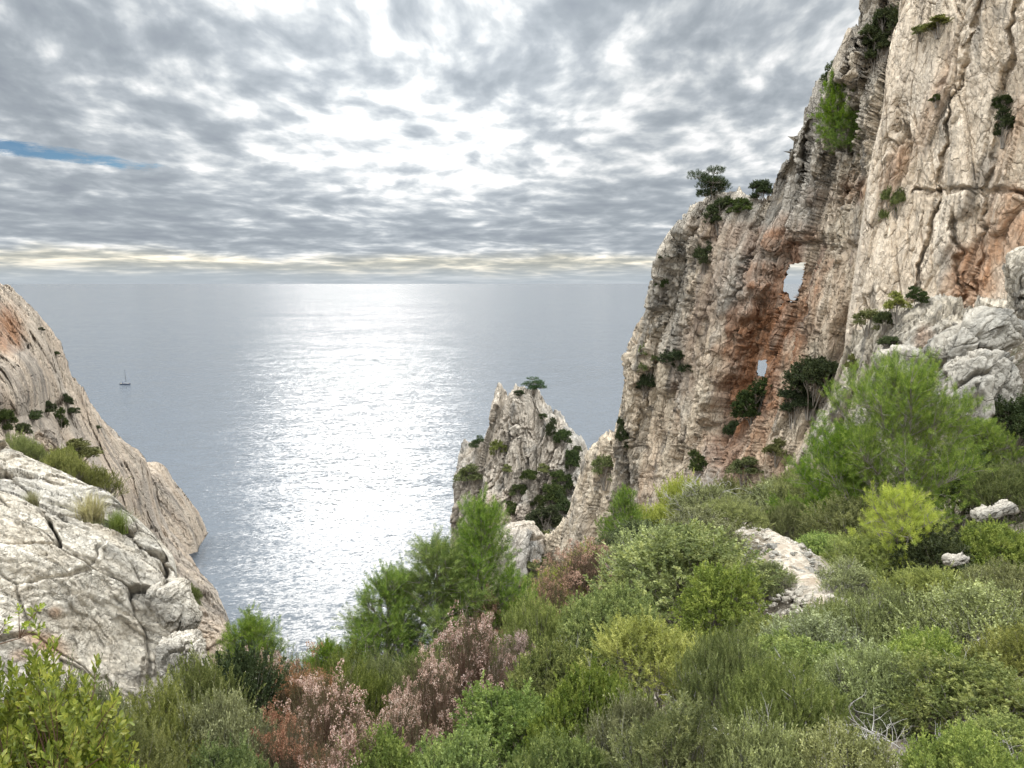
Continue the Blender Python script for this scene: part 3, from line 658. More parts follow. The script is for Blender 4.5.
def build_ground():
    xs = np.concatenate([np.linspace(-60, -14, 70), np.arange(-13.9, 20, .14), np.linspace(20.2, 60, 90)])
    ys = np.concatenate([np.linspace(-45, -1, 40), np.arange(-.8, 30, .16), np.linspace(30.3, 80, 90)])
    X, Yg = np.meshgrid(xs, ys, indexing='ij'); Z = ground(X, Yg)
    V = np.stack([X, Yg, Z], -1).reshape(-1, 3)
    nz = rock_disp(V, (.3, .2, 1), S=.5, seed=90, big=.3, blocks=.5, flute=.5, fine=.8, elong=1.2)
    V[:, 2] += nz * .8
    nx, ny = X.shape; ii = np.arange(nx * ny).reshape(nx, ny)
    q = np.stack([ii[:-1, :-1], ii[1:, :-1], ii[1:, 1:], ii[:-1, 1:]], -1).reshape(-1, 4)
    me = make_mesh('ground', V - [0, 0, 90], q)
    m, N = new_mat('stony_soil')
    tc = N.n('ShaderNodeTexCoord').outputs['Object']
    a = N.noise(tc, .7, 5, .6); b = N.noise(tc, 6, 5, .65); c_ = N.n('ShaderNodeTexVoronoi', {'Vector': tc, 'Scale': 9.0}).outputs[0]
    col = N.mix(N.mr(a, .42, .58), (.115, .09, .06), (.24, .20, .15))
    col = N.mix(N.mr(b, .50, .66), col, (.40, .36, .30))
    col = N.mix(N.mr(a, .35, .45, .5, 0), col, (.05, .065, .03))
    bp = N.n('ShaderNodeBump', {'Strength': 1.0, 'Distance': .06, 'Height': N.math('ADD', b, N.math('MULTIPLY', c_, .6))}).outputs[0]
    finish(N, N.n('ShaderNodeBsdfPrincipled', {'Base Color': col, 'Roughness': .95, 'Specular IOR Level': .1, 'Normal': bp}).outputs[0])
    o = link('ground', me, m, loc=(0, 0, 90))
    tag(o, 'steep stony hillside under the scrub, dropping to the sea', 'hillside', kind='structure')
build_ground()

def build_path():
    m, N = new_mat('path_gravel')
    tc = N.n('ShaderNodeTexCoord').outputs['Object']
    b = N.noise(tc, 5, 6, .7); v = N.n('ShaderNodeTexVoronoi', {'Vector': tc, 'Scale': 11.0}).outputs
    col = N.mix(N.mr(b, .4, .6), (.28, .235, .18), (.47, .405, .325))
    col = N.mix(N.mr(N.noise(tc, 1.1, 4), .52, .64), col, (.30, .235, .17))
    bp = N.n('ShaderNodeBump', {'Strength': 1.0, 'Distance': .05, 'Height': N.math('ADD', b, v[0])}).outputs[0]
    finish(N, N.n('ShaderNodeBsdfPrincipled', {'Base Color': col, 'Roughness': .95, 'Specular IOR Level': .1, 'Normal': bp}).outputs[0])
    t = np.linspace(0, len(PATH) - 1, 150); c = np.stack([np.interp(t, np.arange(len(PATH)), PATH[:, k]) for k in range(3)], 1)
    d = np.gradient(c[:, :2], axis=0); d /= np.linalg.norm(d, axis=1)[:, None]; nn = np.stack([d[:, 1], -d[:, 0]], 1)
    w = np.linspace(-1, 1, 30)
    half = .33 * (1 + .35 * np.sin(t * 2.3)) + .10
    XY = c[:, None, :2] + nn[:, None] * (w[None, :, None] * half[:, None, None])
    Z = ground(XY[..., 0], XY[..., 1]) + .19 - .16 * np.abs(w)[None] ** 3
    V = np.concatenate([XY, Z[..., None]], -1).reshape(-1, 3)
    V[:, 2] += .07 * fbm(V / .35, 4, 4) + .05
    ii = np.arange(150 * 30).reshape(150, 30)
    q = np.stack([ii[:-1, :-1], ii[:-1, 1:], ii[1:, 1:], ii[1:, :-1]], -1).reshape(-1, 4)
    cen = np.round(V.mean(0)); o = link('path', make_mesh('path', V - cen, q, smooth=True), m, loc=cen)
    tag(o, 'white gravel footpath between green bushes', 'footpath', kind='structure')
    # loose stones, far too many to count: one mesh
    rock_tmpl = []
    for k in range(6):
        D = RNG.normal(size=(14, 3)); D /= np.linalg.norm(D, axis=1)[:, None]
        import bmesh
        bm = bmesh.new(); [bm.verts.new(v * (1, .8, .6)) for v in D]
        bmesh.ops.convex_hull(bm, input=bm.verts); bmesh.ops.triangulate(bm, faces=bm.faces)
        bm.verts.ensure_lookup_table(); bm.verts.index_update()
        used = [v for v in bm.verts if v.link_faces]; mp = {v.index: i for i, v in enumerate(used)}
        rock_tmpl.append((np.array([v.co[:] for v in used]), np.array([[mp[v.index] for v in f.verts] for f in bm.faces])))
        bm.free()
    Vs, Ts, n0 = [], [], 0
    for k in range(4200):
        i = RNG.uniform(0, 149); off = RNG.normal(0, .55)
        i0 = int(i); base = c[i0, :2] + nn[i0] * off + RNG.normal(0, .1, 2)
        s = RNG.choice([.02, .035, .06, .11], p=[.45, .36, .16, .03]) * RNG.uniform(.7, 1.4)
        tv, tt = rock_tmpl[k % 6]; th = RNG.uniform(0, 6.3); ct, st = math.cos(th), math.sin(th)
        v = tv @ np.array([[ct, st, 0], [-st, ct, 0], [0, 0, 1]]) * s
        z = float(ground(base[0], base[1])) + (.17 if abs(off) < .5 else .08)
        Vs.append(v + [base[0], base[1], z + s * .3]); Ts.append(tt + n0); n0 += len(tv)
    V = np.concatenate(Vs); o = link('gravel', make_mesh('gravel', V - cen, None, np.concatenate(Ts)), m_grey, loc=cen)
    tag(o, 'loose white stones lying along the footpath', 'loose stones', kind='stuff')
build_path()
# ------------------------------------------------------------------ foliage
def leaf_material(name, a, b, c=None, trans=.3, rough=.6, spec=.16, noise=2.0, hv=.02, vv=.27):
    m, N = new_mat(name)
    r = N.n('ShaderNodeNewGeometry').outputs['Random Per Island']
    tc = N.n('ShaderNodeTexCoord').outputs['Object']
    oi = N.n('ShaderNodeObjectInfo').outputs['Random']
    n = N.noise(tc, noise * 3.5, 2, .5)
    f = N.math('ADD', N.math('MULTIPLY', r, .45), N.math('MULTIPLY', N.mr(n, .36, .64), .55))
    stops = [(0.0, a), (1.0, b)] if c is None else [(0.0, a), (.55, b), (1.0, c)]
    col = N.ramp(f, stops)
    hs = N.n('ShaderNodeHueSaturation', {'Hue': N.mr(oi, 0, 1, .5 - hv, .5 + hv * .9), 'Saturation': N.mr(N.math('FRACT', N.math('MULTIPLY', oi, 7.3)), 0, 1, .82, 1.08), 'Value': N.mr(N.math('FRACT', N.math('MULTIPLY', oi, 3.7)), 0, 1, 1 - vv, 1 + vv), 'Fac': 1.0, 'Color': col}).outputs[0]
    p = N.n('ShaderNodeBsdfPrincipled', {'Base Color': hs, 'Roughness': rough, 'Specular IOR Level': spec}).outputs[0]
    t = N.n('ShaderNodeBsdfTranslucent', {'Color': N.mix(1.0, hs, (1.25, 1.3, .7), 'MULTIPLY')}).outputs[0]
    finish(N, N.n('ShaderNodeMixShader', {0: trans, 1: p, 2: t}).outputs[0]); return m
def bark_material(name, a, b):
    m, N = new_mat(name)
    tc = N.n('ShaderNodeTexCoord').outputs['Object']
    n = N.noise(N.vmath('MULTIPLY', tc, (1, 1, .2)), 14, 5, .65)
    bp = N.n('ShaderNodeBump', {'Strength': .8, 'Distance': .01, 'Height': n}).outputs[0]
    finish(N, N.n('ShaderNodeBsdfPrincipled', {'Base Color': N.mix(N.mr(n, .35, .65), a, b), 'Roughness': .9, 'Specular IOR Level': .1, 'Normal': bp}).outputs[0]); return m
M_BARK = bark_material('grey_bark', (.16, .13, .10), (.30, .27, .23))
M_TWIG = bark_material('dry_twig', (.26, .23, .20), (.46, .43, .39))
M_REDTWIG = bark_material('brown_twig', (.10, .06, .04), (.20, .13, .09))

def frame_of(d, rng):
    d = d / (np.linalg.norm(d, axis=1)[:, None] + 1e-9)
    r = rng.normal(size=d.shape); x = np.cross(r, d); x /= np.linalg.norm(x, axis=1)[:, None] + 1e-9
    return np.stack([x, np.cross(d, x), d], 1)       # m,3,3 rows = local axes
def stamp(tmpl, pos, dirs, sc, rng):
    """tmpl (k,4,3) quads with +z along the twig, put at every position"""
    F = frame_of(dirs, rng)
    out = np.einsum('kqc,mcd->mkqd', tmpl, F) * np.asarray(sc)[:, None, None, None] + pos[:, None, None, :]
    return out.reshape(-1, 4, 3)
def leaf_quads(P0, D, L, W, rng, up=None):
    """rhombic leaves at P0 along D"""
    F = frame_of(D, rng); x = F[:, 0]; z = F[:, 2]; y = F[:, 1]
    L = np.asarray(L)[:, None]; W = np.asarray(W)[:, None]
    return np.stack([P0, P0 + z * L * .5 + x * W * .5 + y * W * .12, P0 + z * L, P0 + z * L * .5 - x * W * .5 + y * W * .12], 1)
def spiral(n, z0, z1, ang, rng, jit=.2):
    t = np.linspace(0, 1, n); th = np.arange(n) * 2.4 + rng.uniform(0, 6)
    a = np.radians(ang) * (1 - .35 * t) + rng.normal(0, jit, n)
    D = np.stack([np.cos(th) * np.sin(a), np.sin(th) * np.sin(a), np.cos(a)], 1)
    P = np.stack([t * 0, t * 0, z0 + (z1 - z0) * t], 1)
    return P, D, t
def tm_leafy(rng, n=34, L=.17, l=.024, w=.010, ang=55, jit=.25):
    P, D, t = spiral(n, 0, L, ang, rng, jit)
    bend = rng.normal(0, .03, 2); P[:, :2] += t[:, None] ** 2 * bend
    return leaf_quads(P, D, l * rng.uniform(.7, 1.2, n), np.full(n, w) * rng.uniform(.8, 1.2, n), rng)
def tm_needles(rng, n=50, L=.20, l=.085, w=.006, ang=55):
    P, D, t = spiral(n, 0, L, ang, rng, .15)
    return leaf_quads(P, D, l * rng.uniform(.7, 1.1, n), np.full(n, w), rng)
def tm_heath(rng, n=44, L=.2, l=.010, w=.0035):
    P, D, t = spiral(n, 0, L, 45, rng, .2)
    return leaf_quads(P, D, np.full(n, l * 1.6), np.full(n, w), rng)
def tm_flower(rng, n=46, L=.085, r=.03):
    th = rng.uniform(0, 6.3, n); z = rng.uniform(0, L, n); rr = r * rng.uniform(.4, 1, n) * np.sqrt(np.clip(1.15 - z / L, 0, 1))
    P = np.stack([np.cos(th) * rr, np.sin(th) * rr, z], 1); D = np.stack([np.cos(th), np.sin(th), rng.uniform(-.6, .6, n)], 1)
    return leaf_quads(P, D, np.full(n, .015) * rng.uniform(.7, 1.3, n), np.full(n, .013), rng)
def tm_broad(rng, n=14, L=.085, l=.042, w=.019):
    P, D, t = spiral(n, 0, L, 62, rng, .15)
    F = frame_of(D, rng); out = []
    # orient the blade: width axis horizontal to the twig
    z = F[:, 2]; x = np.cross(z, [0, 0, 1.]); x /= np.linalg.norm(x, axis=1)[:, None] + 1e-9; y = np.cross(x, z)
    ls = (l * rng.uniform(.6, 1.15, n))[:, None]; ws = (w * rng.uniform(.8, 1.2, n))[:, None]
    q = lambda s, o, h: P + z * ls * s + x * ws * o + y * ws * h
    A, B1, B2, C1, C2, T = q(0, 0, 0), q(.42, .38, .12), q(.42, -.38, .12), q(.75, .46, .10), q(.75, -.46, .10), q(1, 0, .05)
    M1, M2 = q(.42, 0, -.04), q(.78, 0, -.06)
    for quad in ([A, B1, M1, A], [A, M1, B2, A], [M1, B1, C1, M2], [M1, M2, C2, B2], [M2, C1, T, T], [M2, T, C2, C2]):
        out.append(np.stack(quad, 1))
    return np.concatenate(out)

def quads_to_mesh(name, Q):
    k = len(Q); V = Q.reshape(-1, 3)
    idx = np.arange(k * 4, dtype=np.int32).reshape(k, 4)
    degen = np.linalg.norm(Q[:, 3] - Q[:, 0], axis=1) < 1e-7
    degen2 = np.linalg.norm(Q[:, 3] - Q[:, 2], axis=1) < 1e-7
    full = ~(degen | degen2)
    return make_mesh(name, V, idx[full], np.concatenate([idx[degen][:, :3], idx[degen2][:, :3]]))

# a shrub W wide and T high (metres): lobes of sprigs on stems
def shrub_arrays(rng, tmpls, nspr, W=1.1, T=1.0, lobes=12, upness=.55, size=1.0, fill=.45, lob_r=.2, stems=30, tiprise=0.0, irr=0.0):
    pts, dirs, lc = [], [], []
    for k in range(lobes):
        th = k * 2.4 + rng.uniform(-.3, .3); u = math.sqrt((k + .3) / lobes) * rng.uniform(.9, 1.08); r = .40 * u
        h = (.84 - .55 * u ** 2.4) * rng.uniform(.76, 1.06)
        lc.append((math.cos(th) * r * W, math.sin(th) * r * W, max(h * T, lob_r)))
    lc = np.array(lc) + rng.normal(0, irr + 1e-6, (lobes, 3))
    per = nspr // lobes
    for c in lc:
        R = lob_r * rng.uniform(.6, 1.15)
        D = rng.normal(size=(per, 3)); D[:, 2] = np.abs(D[:, 2]) * 1.15 - .15; D /= np.linalg.norm(D, axis=1)[:, None]
        rr = R * np.where(rng.random(per) < fill, rng.uniform(.35, .95, per), rng.uniform(.85, 1.15, per))
        pts.append(c + D * rr[:, None] * [1, 1, 1.1]); o = D * (1 - upness) + np.array([0, 0, 1.]) * upness + rng.normal(0, .22, D.shape)
        dirs.append(o)
    P = np.concatenate(pts); D = np.concatenate(dirs)
    low = P[:, 2] < .06; P[low, 2] = rng.uniform(.06, .3, low.sum())
    sc = rng.uniform(.7, 1.25, len(P)) * size
    k = rng.random(len(P)) < .05; P[k, 2] += rng.uniform(0.02, .10, k.sum()) * (1 + tiprise); sc[k] *= 1.2
    which = rng.integers(0, len(tmpls), len(P))
    Q = np.concatenate([stamp(tmpls[w], P[which == w], D[which == w], sc[which == w], rng) for w in range(len(tmpls))])
    lines = []
    for c in lc: lines.append((np.array([[c[0] * .15 + rng.normal(0, .03), c[1] * .15 + rng.normal(0, .03), -.35], [c[0] * .5, c[1] * .5, c[2] * .35], [c[0], c[1], c[2]]]), np.array([.02, .012, .006])))
    for i in rng.choice(len(P), min(stems * lobes // 2, len(P)), replace=False):
        j = np.argmin(((lc - P[i]) ** 2).sum(1)); c = lc[j]; a = c * [.75, .75, .6]
        mid = (a + P[i]) / 2 + rng.normal(0, .02, 3)
        lines.append((np.array([a, mid, P[i], P[i] + D[i] / np.linalg.norm(D[i]) * .12 * size]), np.array([.005, .0035, .0022, .001])))
    return Q, lines, lobes

def proto_shrub(seed, tmpls, leafmat, twigmat=None, W=1.1, T=1.0, **kw):
    rng = np.random.default_rng(seed)
    Q, lines, _ = shrub_arrays(rng, tmpls, W=W, T=T, **kw)
    return dict(leaf=quads_to_mesh('foliage', Q), stem=make_mesh('stem', *tubes(lines, 4)), lm=leafmat, tm=twigmat or M_BARK, extra=None, W=W, T=T)

R_ = np.random.default_rng(5)
L_OLIVE = leaf_material('olive_leaves', (.052, .064, .018), (.165, .18, .052), (.37, .37, .13))
L_MASTIC = leaf_material('mastic_leaves', (.045, .072, .016), (.165, .205, .050), (.38, .41, .12), trans=.28)
L_GREYG = leaf_material('grey_green_leaves', (.06, .065, .028), (.185, .20, .085), (.40, .41, .19), trans=.22)
L_DARK = leaf_material('dark_leaves', (.020, .030, .010), (.050, .068, .020), (.11, .13, .042), trans=.2)
L_LIME = leaf_material('lime_leaves', (.11, .13, .022), (.25, .27, .05), (.38, .38, .09), trans=.35)
L_PINE = leaf_material('pine_needles', (.038, .072, .010), (.125, .195, .026), (.34, .40, .07), trans=.3, hv=.01, vv=.1)
L_PINEY = leaf_material('yellow_pine_needles', (.14, .19, .02), (.32, .37, .035), (.52, .53, .08), trans=.4)
L_PINED = leaf_material('dark_pine_needles', (.018, .036, .012), (.04, .07, .02), (.08, .12, .035), trans=.22)
L_BROAD = leaf_material('glossy_leaves', (.06, .09, .012), (.21, .26, .03), (.50, .49, .08), trans=.35, rough=.4, spec=.4, noise=5)
L_PINK = leaf_material('faded_pink_flowers', (.15, .085, .06), (.36, .235, .19), (.70, .57, .50), trans=.15, noise=7, hv=.006, vv=.15)
L_RUST = leaf_material('rusty_flowers', (.13, .055, .03), (.30, .15, .085), (.50, .31, .21), trans=.15, noise=7, hv=.006, vv=.15)
L_BROWN = leaf_material('dry_heather_leaves', (.05, .045, .022), (.10, .085, .045), (.17, .15, .08), trans=.15)
L_GRASS = leaf_material('dry_grass', (.16, .15, .07), (.32, .29, .17), (.50, .45, .31), trans=.3)
L_GRASSG = leaf_material('green_grass', (.08, .12, .03), (.16, .22, .06), (.28, .33, .12), trans=.3)

PROTO = {}
def T(f, n=3, **kw): return [f(R_, **kw) for _ in range(n)]
t_mast = [tm_leafy(R_, n=24, L=.13, l=.032, w=.018, ang=62) for _ in range(4)]
t_rose = [tm_leafy(R_, n=36, L=.18, l=.030, w=.0095, ang=52) for _ in range(4)]
t_gra = [tm_leafy(R_, n=22, L=.19, l=.032, w=.015, ang=42, jit=.35) for _ in range(4)]
t_heat = [tm_heath(R_, n=50, L=.2) for _ in range(3)]
t_flow = [tm_flower(R_) for _ in range(4)]
t_pine = [tm_needles(R_) for _ in range(4)]
t_pinef = [tm_needles(R_, n=34, L=.35, l=.22, w=.02, ang=55) for _ in range(3)]
t_broad = [tm_broad(R_) for _ in range(4)]
t_far = [tm_leafy(R_, n=18, L=.16, l=.075, w=.045, ang=75, jit=.5) for _ in range(4)]
for v in range(3):
    PROTO['farbush', v] = proto_shrub(150 + v, t_far, L_DARK, W=1.0, lobes=11, nspr=1000, lob_r=.17, upness=.3, size=.5, stems=14, irr=.11)
for v in range(2):
    PROTO['mastic', v] = proto_shrub(100 + v, t_mast, L_MASTIC, nspr=1700, upness=.5, size=.72)
    PROTO['mastic', v + 2] = proto_shrub(104 + v, t_mast, L_MASTIC, W=2.4, T=1.35, lobes=34, lob_r=.26, nspr=4400, upness=.5, size=.95)
    PROTO['olive', v] = proto_shrub(110 + v, t_rose, L_OLIVE, nspr=1500, upness=.65, size=.72, tiprise=.5)
    PROTO['olive', v + 2] = proto_shrub(114 + v, t_rose, L_OLIVE, W=2.4, T=1.35, lobes=32, lob_r=.27, nspr=3600, upness=.6, size=.98)
    PROTO['grey', v] = proto_shrub(120 + v, t_gra, L_GREYG, M_TWIG, nspr=1500, upness=.72, size=.74, tiprise=.6, stems=60, fill=.35)
    PROTO['grey', v + 2] = proto_shrub(124 + v, t_gra, L_GREYG, M_TWIG, W=2.2, T=1.3, lobes=30, lob_r=.25, nspr=3600, upness=.65, size=.95, stems=50, fill=.35)
    PROTO['dark', v] = proto_shrub(130 + v, t_mast, L_DARK, W=1.3, nspr=1500, upness=.35, size=.9)
    PROTO['lime', v] = proto_shrub(140 + v, t_rose, L_LIME, W=1.8, T=1.3, lobes=20, nspr=2200, upness=.6, size=1.0)
    PROTO['fargreen', v] = proto_shrub(160 + v, t_far, L_OLIVE, W=1.0, lobes=11, nspr=1000, lob_r=.17, upness=.3, size=.5, stems=14, irr=.11)
def proto_heather(seed, flower, heads):
    rng = np.random.default_rng(seed)
    Q, lines, nl = shrub_arrays(rng, t_heat, 950, W=1.1, T=1.0, upness=.75, size=.7, stems=60, tiprise=.4)
    pts = np.array([l[0][-1] for l in lines[nl:]])
    top = pts[(pts[:, 2] > .35)]
    # flower heads sit in clumps on some of the upper twigs
    cl = top[rng.choice(len(top), 60)]
    c = cl[rng.integers(0, 60, heads)] + rng.normal(0, .045, (heads, 3)); c[:, 2] += .02
    D = rng.normal(0, .4, (heads, 3)) + [0, 0, 1.]; w = rng.integers(0, 4, heads)
    FQ = np.concatenate([stamp(t_flow[k], c[w == k], D[w == k], rng.uniform(.6, 1.15, (w == k).sum()) * .8, rng) for k in range(4)])
    return dict(leaf=quads_to_mesh('foliage', Q), stem=make_mesh('stem', *tubes(lines, 4)), lm=L_BROWN, tm=M_REDTWIG, extra=('blossom', quads_to_mesh('blossom', FQ), flower), W=1.1, T=1.0)
for v in range(3):
    PROTO['pink', v] = proto_heather(170 + v, L_PINK, 330); PROTO['rust', v] = proto_heather(175 + v, L_RUST, 330)
def proto_broad(seed):
    rng = np.random.default_rng(seed)
    Q, lines, _ = shrub_arrays(rng, t_broad, 430, W=.9, T=.8, lobes=9, upness=.65, size=.9, stems=26, fill=.25, lob_r=.17, tiprise=.6)
    return dict(leaf=quads_to_mesh('foliage', Q), stem=make_mesh('stem', *tubes(lines, 5)), lm=L_BROAD, tm=M_REDTWIG, extra=None, W=.9, T=.8)
for v in range(2): PROTO['broad', v] = proto_broad(180 + v)
def proto_branch(seed):
    """an arching branch that ends in tufts of glossy leaves"""
    rng = np.random.default_rng(seed); lines, P, D = [], [], []
    main = np.array([[0, 0, 0], [.25, .02, .22], [.5, .0, .30], [.72, -.02, .42]]); lines.append((main, np.array([.009, .007, .005, .003]))); P.append(main[-1]); D.append(main[-1] - main[-2])
    for i, s in enumerate((1, 1, 2, 2, 2)):
        e = main[s] + np.array([rng.uniform(.05, .3), rng.uniform(-.15, .15), rng.uniform(.12, .36)]); m = (main[s] + e) / 2 + [0, 0, .03]
        lines.append((np.array([main[s], m, e]), np.array([.005, .004, .003]))); P.append(e); D.append(e - m)
    P, D = np.array(P), np.array(D); w = rng.integers(0, 4, len(P))
    Q = np.concatenate([stamp(t_broad[k], P[w == k] - D[w == k] * .3, D[w == k], rng.uniform(1.0, 1.3, (w == k).sum()), rng) for k in range(4) if (w == k).any()])
    return dict(leaf=quads_to_mesh('foliage', Q), stem=make_mesh('branch', *tubes(lines, 5)), lm=L_BROAD, tm=M_REDTWIG, extra=None, W=1, T=1)
PROTO['branch', 0] = proto_branch(185)
def proto_twigs(seed):
    rng = np.random.default_rng(seed); lines = []
    def grow(p, d, L, r, lev):
        n = 5; pts = [p]
        for k in range(n): d = d + rng.normal(0, .16, 3); d /= np.linalg.norm(d); pts.append(pts[-1] + d * L / n)
        lines.append((np.array(pts), np.linspace(r, r * .45, n + 1)))
        if lev < 3:
            for k in range(rng.integers(3, 5)):
                s = rng.integers(2, n + 1); nd = d + rng.normal(0, .5, 3); nd[2] += .15; grow(pts[s], nd / np.linalg.norm(nd), L * rng.uniform(.5, .75), r * .55, lev + 1)
    for k in range(7):
        d = np.array([rng.normal(0, .5), rng.normal(0, .5), 1.]); grow(np.array([rng.normal(0, .06), rng.normal(0, .06), -.15]), d / np.linalg.norm(d), rng.uniform(.4, .6), .011, 0)
    return dict(leaf=None, stem=make_mesh('branch', *tubes(lines, 4)), lm=None, tm=M_TWIG, extra=None)
for v in range(2): PROTO['twigs', v] = proto_twigs(190 + v)
def proto_grass(seed, mat, n=520):
    rng = np.random.default_rng(seed); Qs = []
    th = rng.uniform(0, 6.3, n); lean = np.abs(rng.normal(.35, .3, n)); L = rng.uniform(.55, 1.05, n)
    P = np.stack([rng.normal(0, .09, n), rng.normal(0, .09, n), np.zeros(n) - .05], 1)
    h = np.stack([np.cos(th), np.sin(th), 0 * th], 1); s = np.stack([-np.sin(th), np.cos(th), 0 * th], 1)
    prev = P; w0 = .012
    for k in range(1, 5):
        t = k / 4; c = P + h * (lean * L * t ** 1.8)[:, None] + np.array([0, 0, 1.]) * (L * (t - .3 * lean * t * t))[:, None]
        w1 = .012 * (1 - t * .9)
        Qs.append(np.stack([prev - s * w0, prev + s * w0, c + s * w1, c - s * w1], 1)); prev, w0 = c, w1
    return dict(leaf=quads_to_mesh('blades', np.concatenate(Qs)), stem=None, lm=mat, tm=None, extra=None)
PROTO['grass', 0] = proto_grass(200, L_GRASS); PROTO['grass', 1] = proto_grass(201, L_GRASS)
PROTO['greengrass', 0] = proto_grass(202, L_GRASSG); PROTO['greengrass', 1] = proto_grass(203, L_GRASSG)

def pine_proto(seed, H_=5.0, R=1.7, tips=1100, tm=None, mat=None, scale=1.0, sparse=0, leader=True):
    """young Aleppo pine: leader, whorls of rising limbs, brushes of needles at every twig end"""
    rng = np.random.default_rng(seed); limbs, twigs = [], []
    lean = rng.normal(0, .05, 2)
    def tr(z): return np.array([lean[0] * z + .05 * math.sin(z * 1.7 + seed), lean[1] * z + .05 * math.cos(z * 1.3), z])
    zz = np.linspace(-.3, H_ * .97, 10); trunk = [(np.array([tr(z) for z in zz]), np.linspace(.09, .012, 10) * scale)]
    P, D = [], []
    nl = 34
    for k in range(nl):
        t = min(max((k + rng.uniform(-.3, .3)) / nl, 0), .985); z = H_ * (.06 + .80 * t)
        prof = R * (1 - t ** 2.4) ** .75 * (.7 + .3 * min(1, t / .2)) * rng.uniform(.62, 1.15)
        th = k * 2.4 + rng.uniform(-.4, .4); up = .22 + .75 * t + rng.uniform(-.1, .15)
        o = tr(z); d = np.array([math.cos(th), math.sin(th), up]); d /= np.linalg.norm(d)
        n = 6; pts = [o]; L = prof * 1.12
        for j in range(n):
            d = d + rng.normal(0, .07, 3) + [0, 0, .05]; d /= np.linalg.norm(d); pts.append(pts[-1] + d * L / n)
        pts = np.array(pts); limbs.append((pts, np.linspace(.032 * (1 - t * .6), .008, n + 1) * scale))
        m = int(tips * (.35 + prof / R) / nl)
        for i in range(m):
            s = rng.uniform(.08, 1.0) ** .8; a = pts[min(int(s * n), n - 1)]; b = pts[min(int(s * n) + 1, n)]; base = a + (b - a) * (s * n % 1)
            out = base - o; out /= np.linalg.norm(out) + 1e-6
            dd = out * .7 + np.array([0, 0, .45]) + rng.normal(0, .6, 3); dd /= np.linalg.norm(dd)
            ln = rng.uniform(.08, .6) * (1.15 - .5 * s) * (R / 1.7)
            tip = base + dd * ln
            if i % 3 == 0: twigs.append((np.array([base, base + dd * ln * .6 + rng.normal(0, .01, 3), tip + dd * .1]), np.array([.008, .005, .003]) * scale))
            P.append(tip); D.append(dd + [0, 0, .12])
    for i in range(14): P.append(tr(H_ * rng.uniform(.88, 1.0)) + rng.normal(0, .05, 3)); D.append(np.array([rng.normal(0, .3), rng.normal(0, .3), 1]))
    P, D = np.array(P), np.array(D); w = rng.integers(0, len(tm), len(P)); sc = rng.uniform(.8, 1.3, len(P)) * scale
    Q = np.concatenate([stamp(tm[k], P[w == k], D[w == k], sc[w == k], rng) for k in range(len(tm))])
    return dict(leaf=quads_to_mesh('crown', Q), stem=make_mesh('trunk', *tubes(trunk, 8)), lm=mat, tm=M_BARK, extra=('limbs', make_mesh('limbs', *tubes(limbs + twigs, 5)), M_BARK), h=H_, r=R, pine=True)
PROTO['pine', 0] = pine_proto(300, 5.0, 1.75, 3300, t_pine, L_PINE)
PROTO['pine', 1] = pine_proto(301, 3.2, 1.6, 2500, t_pine, L_PINE)
PROTO['pine', 2] = pine_proto(302, 4.2, 2.4, 4000, t_pine, L_PINE)
PROTO['ypine', 0] = pine_proto(303, 2.2, 1.0, 700, t_pine, L_PINEY)
PROTO['fpine', 0] = pine_proto(304, 5.0, 2.2, 900, t_pinef, L_PINE)
def umbrella_proto(seed, lean=0.8):
    """wind-bent old pine with flat tiers of foliage, 5 m high"""
    rng = np.random.default_rng(seed)
    k = np.linspace(0, 1, 8); tp = np.stack([lean * k ** 1.5 + .12 * np.sin(k * 5), .1 * np.sin(k * 4), -.5 + 4.6 * k], 1)
    trunk = [(tp, np.linspace(.16, .07, 8))]; limbs = []; P, D = [], []
    for i in range(11):
        s = rng.integers(3, 8); o = tp[s]; th = i * 2.4; L = rng.uniform(.5, 1.6)
        e = o + np.array([math.cos(th) * L + lean * .4, math.sin(th) * L, rng.uniform(.1, .7)])
        m = (o + e) / 2 + [0, 0, -.1]; limbs.append((np.array([o, m, e]), np.array([.06, .045, .02])))
        rx = rng.uniform(.75, 1.15)
        for j in range(110):
            a, r = rng.uniform(0, 6.3), math.sqrt(rng.random()) * rx
            p = e + np.array([math.cos(a) * r, math.sin(a) * r, rng.uniform(-.35, .75) * (1 - .5 * r / rx) + .1]); P.append(p); D.append(np.array([math.cos(a) * .6, math.sin(a) * .6, 1]) + rng.normal(0, .3, 3))
            if j % 6 == 0: limbs.append((np.array([e, (e + p) / 2, p]), np.array([.02, .014, .008])))
    P, D = np.array(P), np.array(D); w = rng.integers(0, 3, len(P))
    Q = np.concatenate([stamp(t_pinef[q], P[w == q], D[w == q], rng.uniform(.7, 1.1, (w == q).sum()), rng) for q in range(3)])
    return dict(leaf=quads_to_mesh('crown', Q), stem=make_mesh('trunk', *tubes(trunk, 7)), lm=L_PINED, tm=M_BARK, extra=('limbs', make_mesh('limbs', *tubes(limbs, 5)), M_BARK), h=4.9, r=2.6, pine=True)
PROTO['umb', 0] = umbrella_proto(310, .9); PROTO['umb', 1] = umbrella_proto(311, -.4)

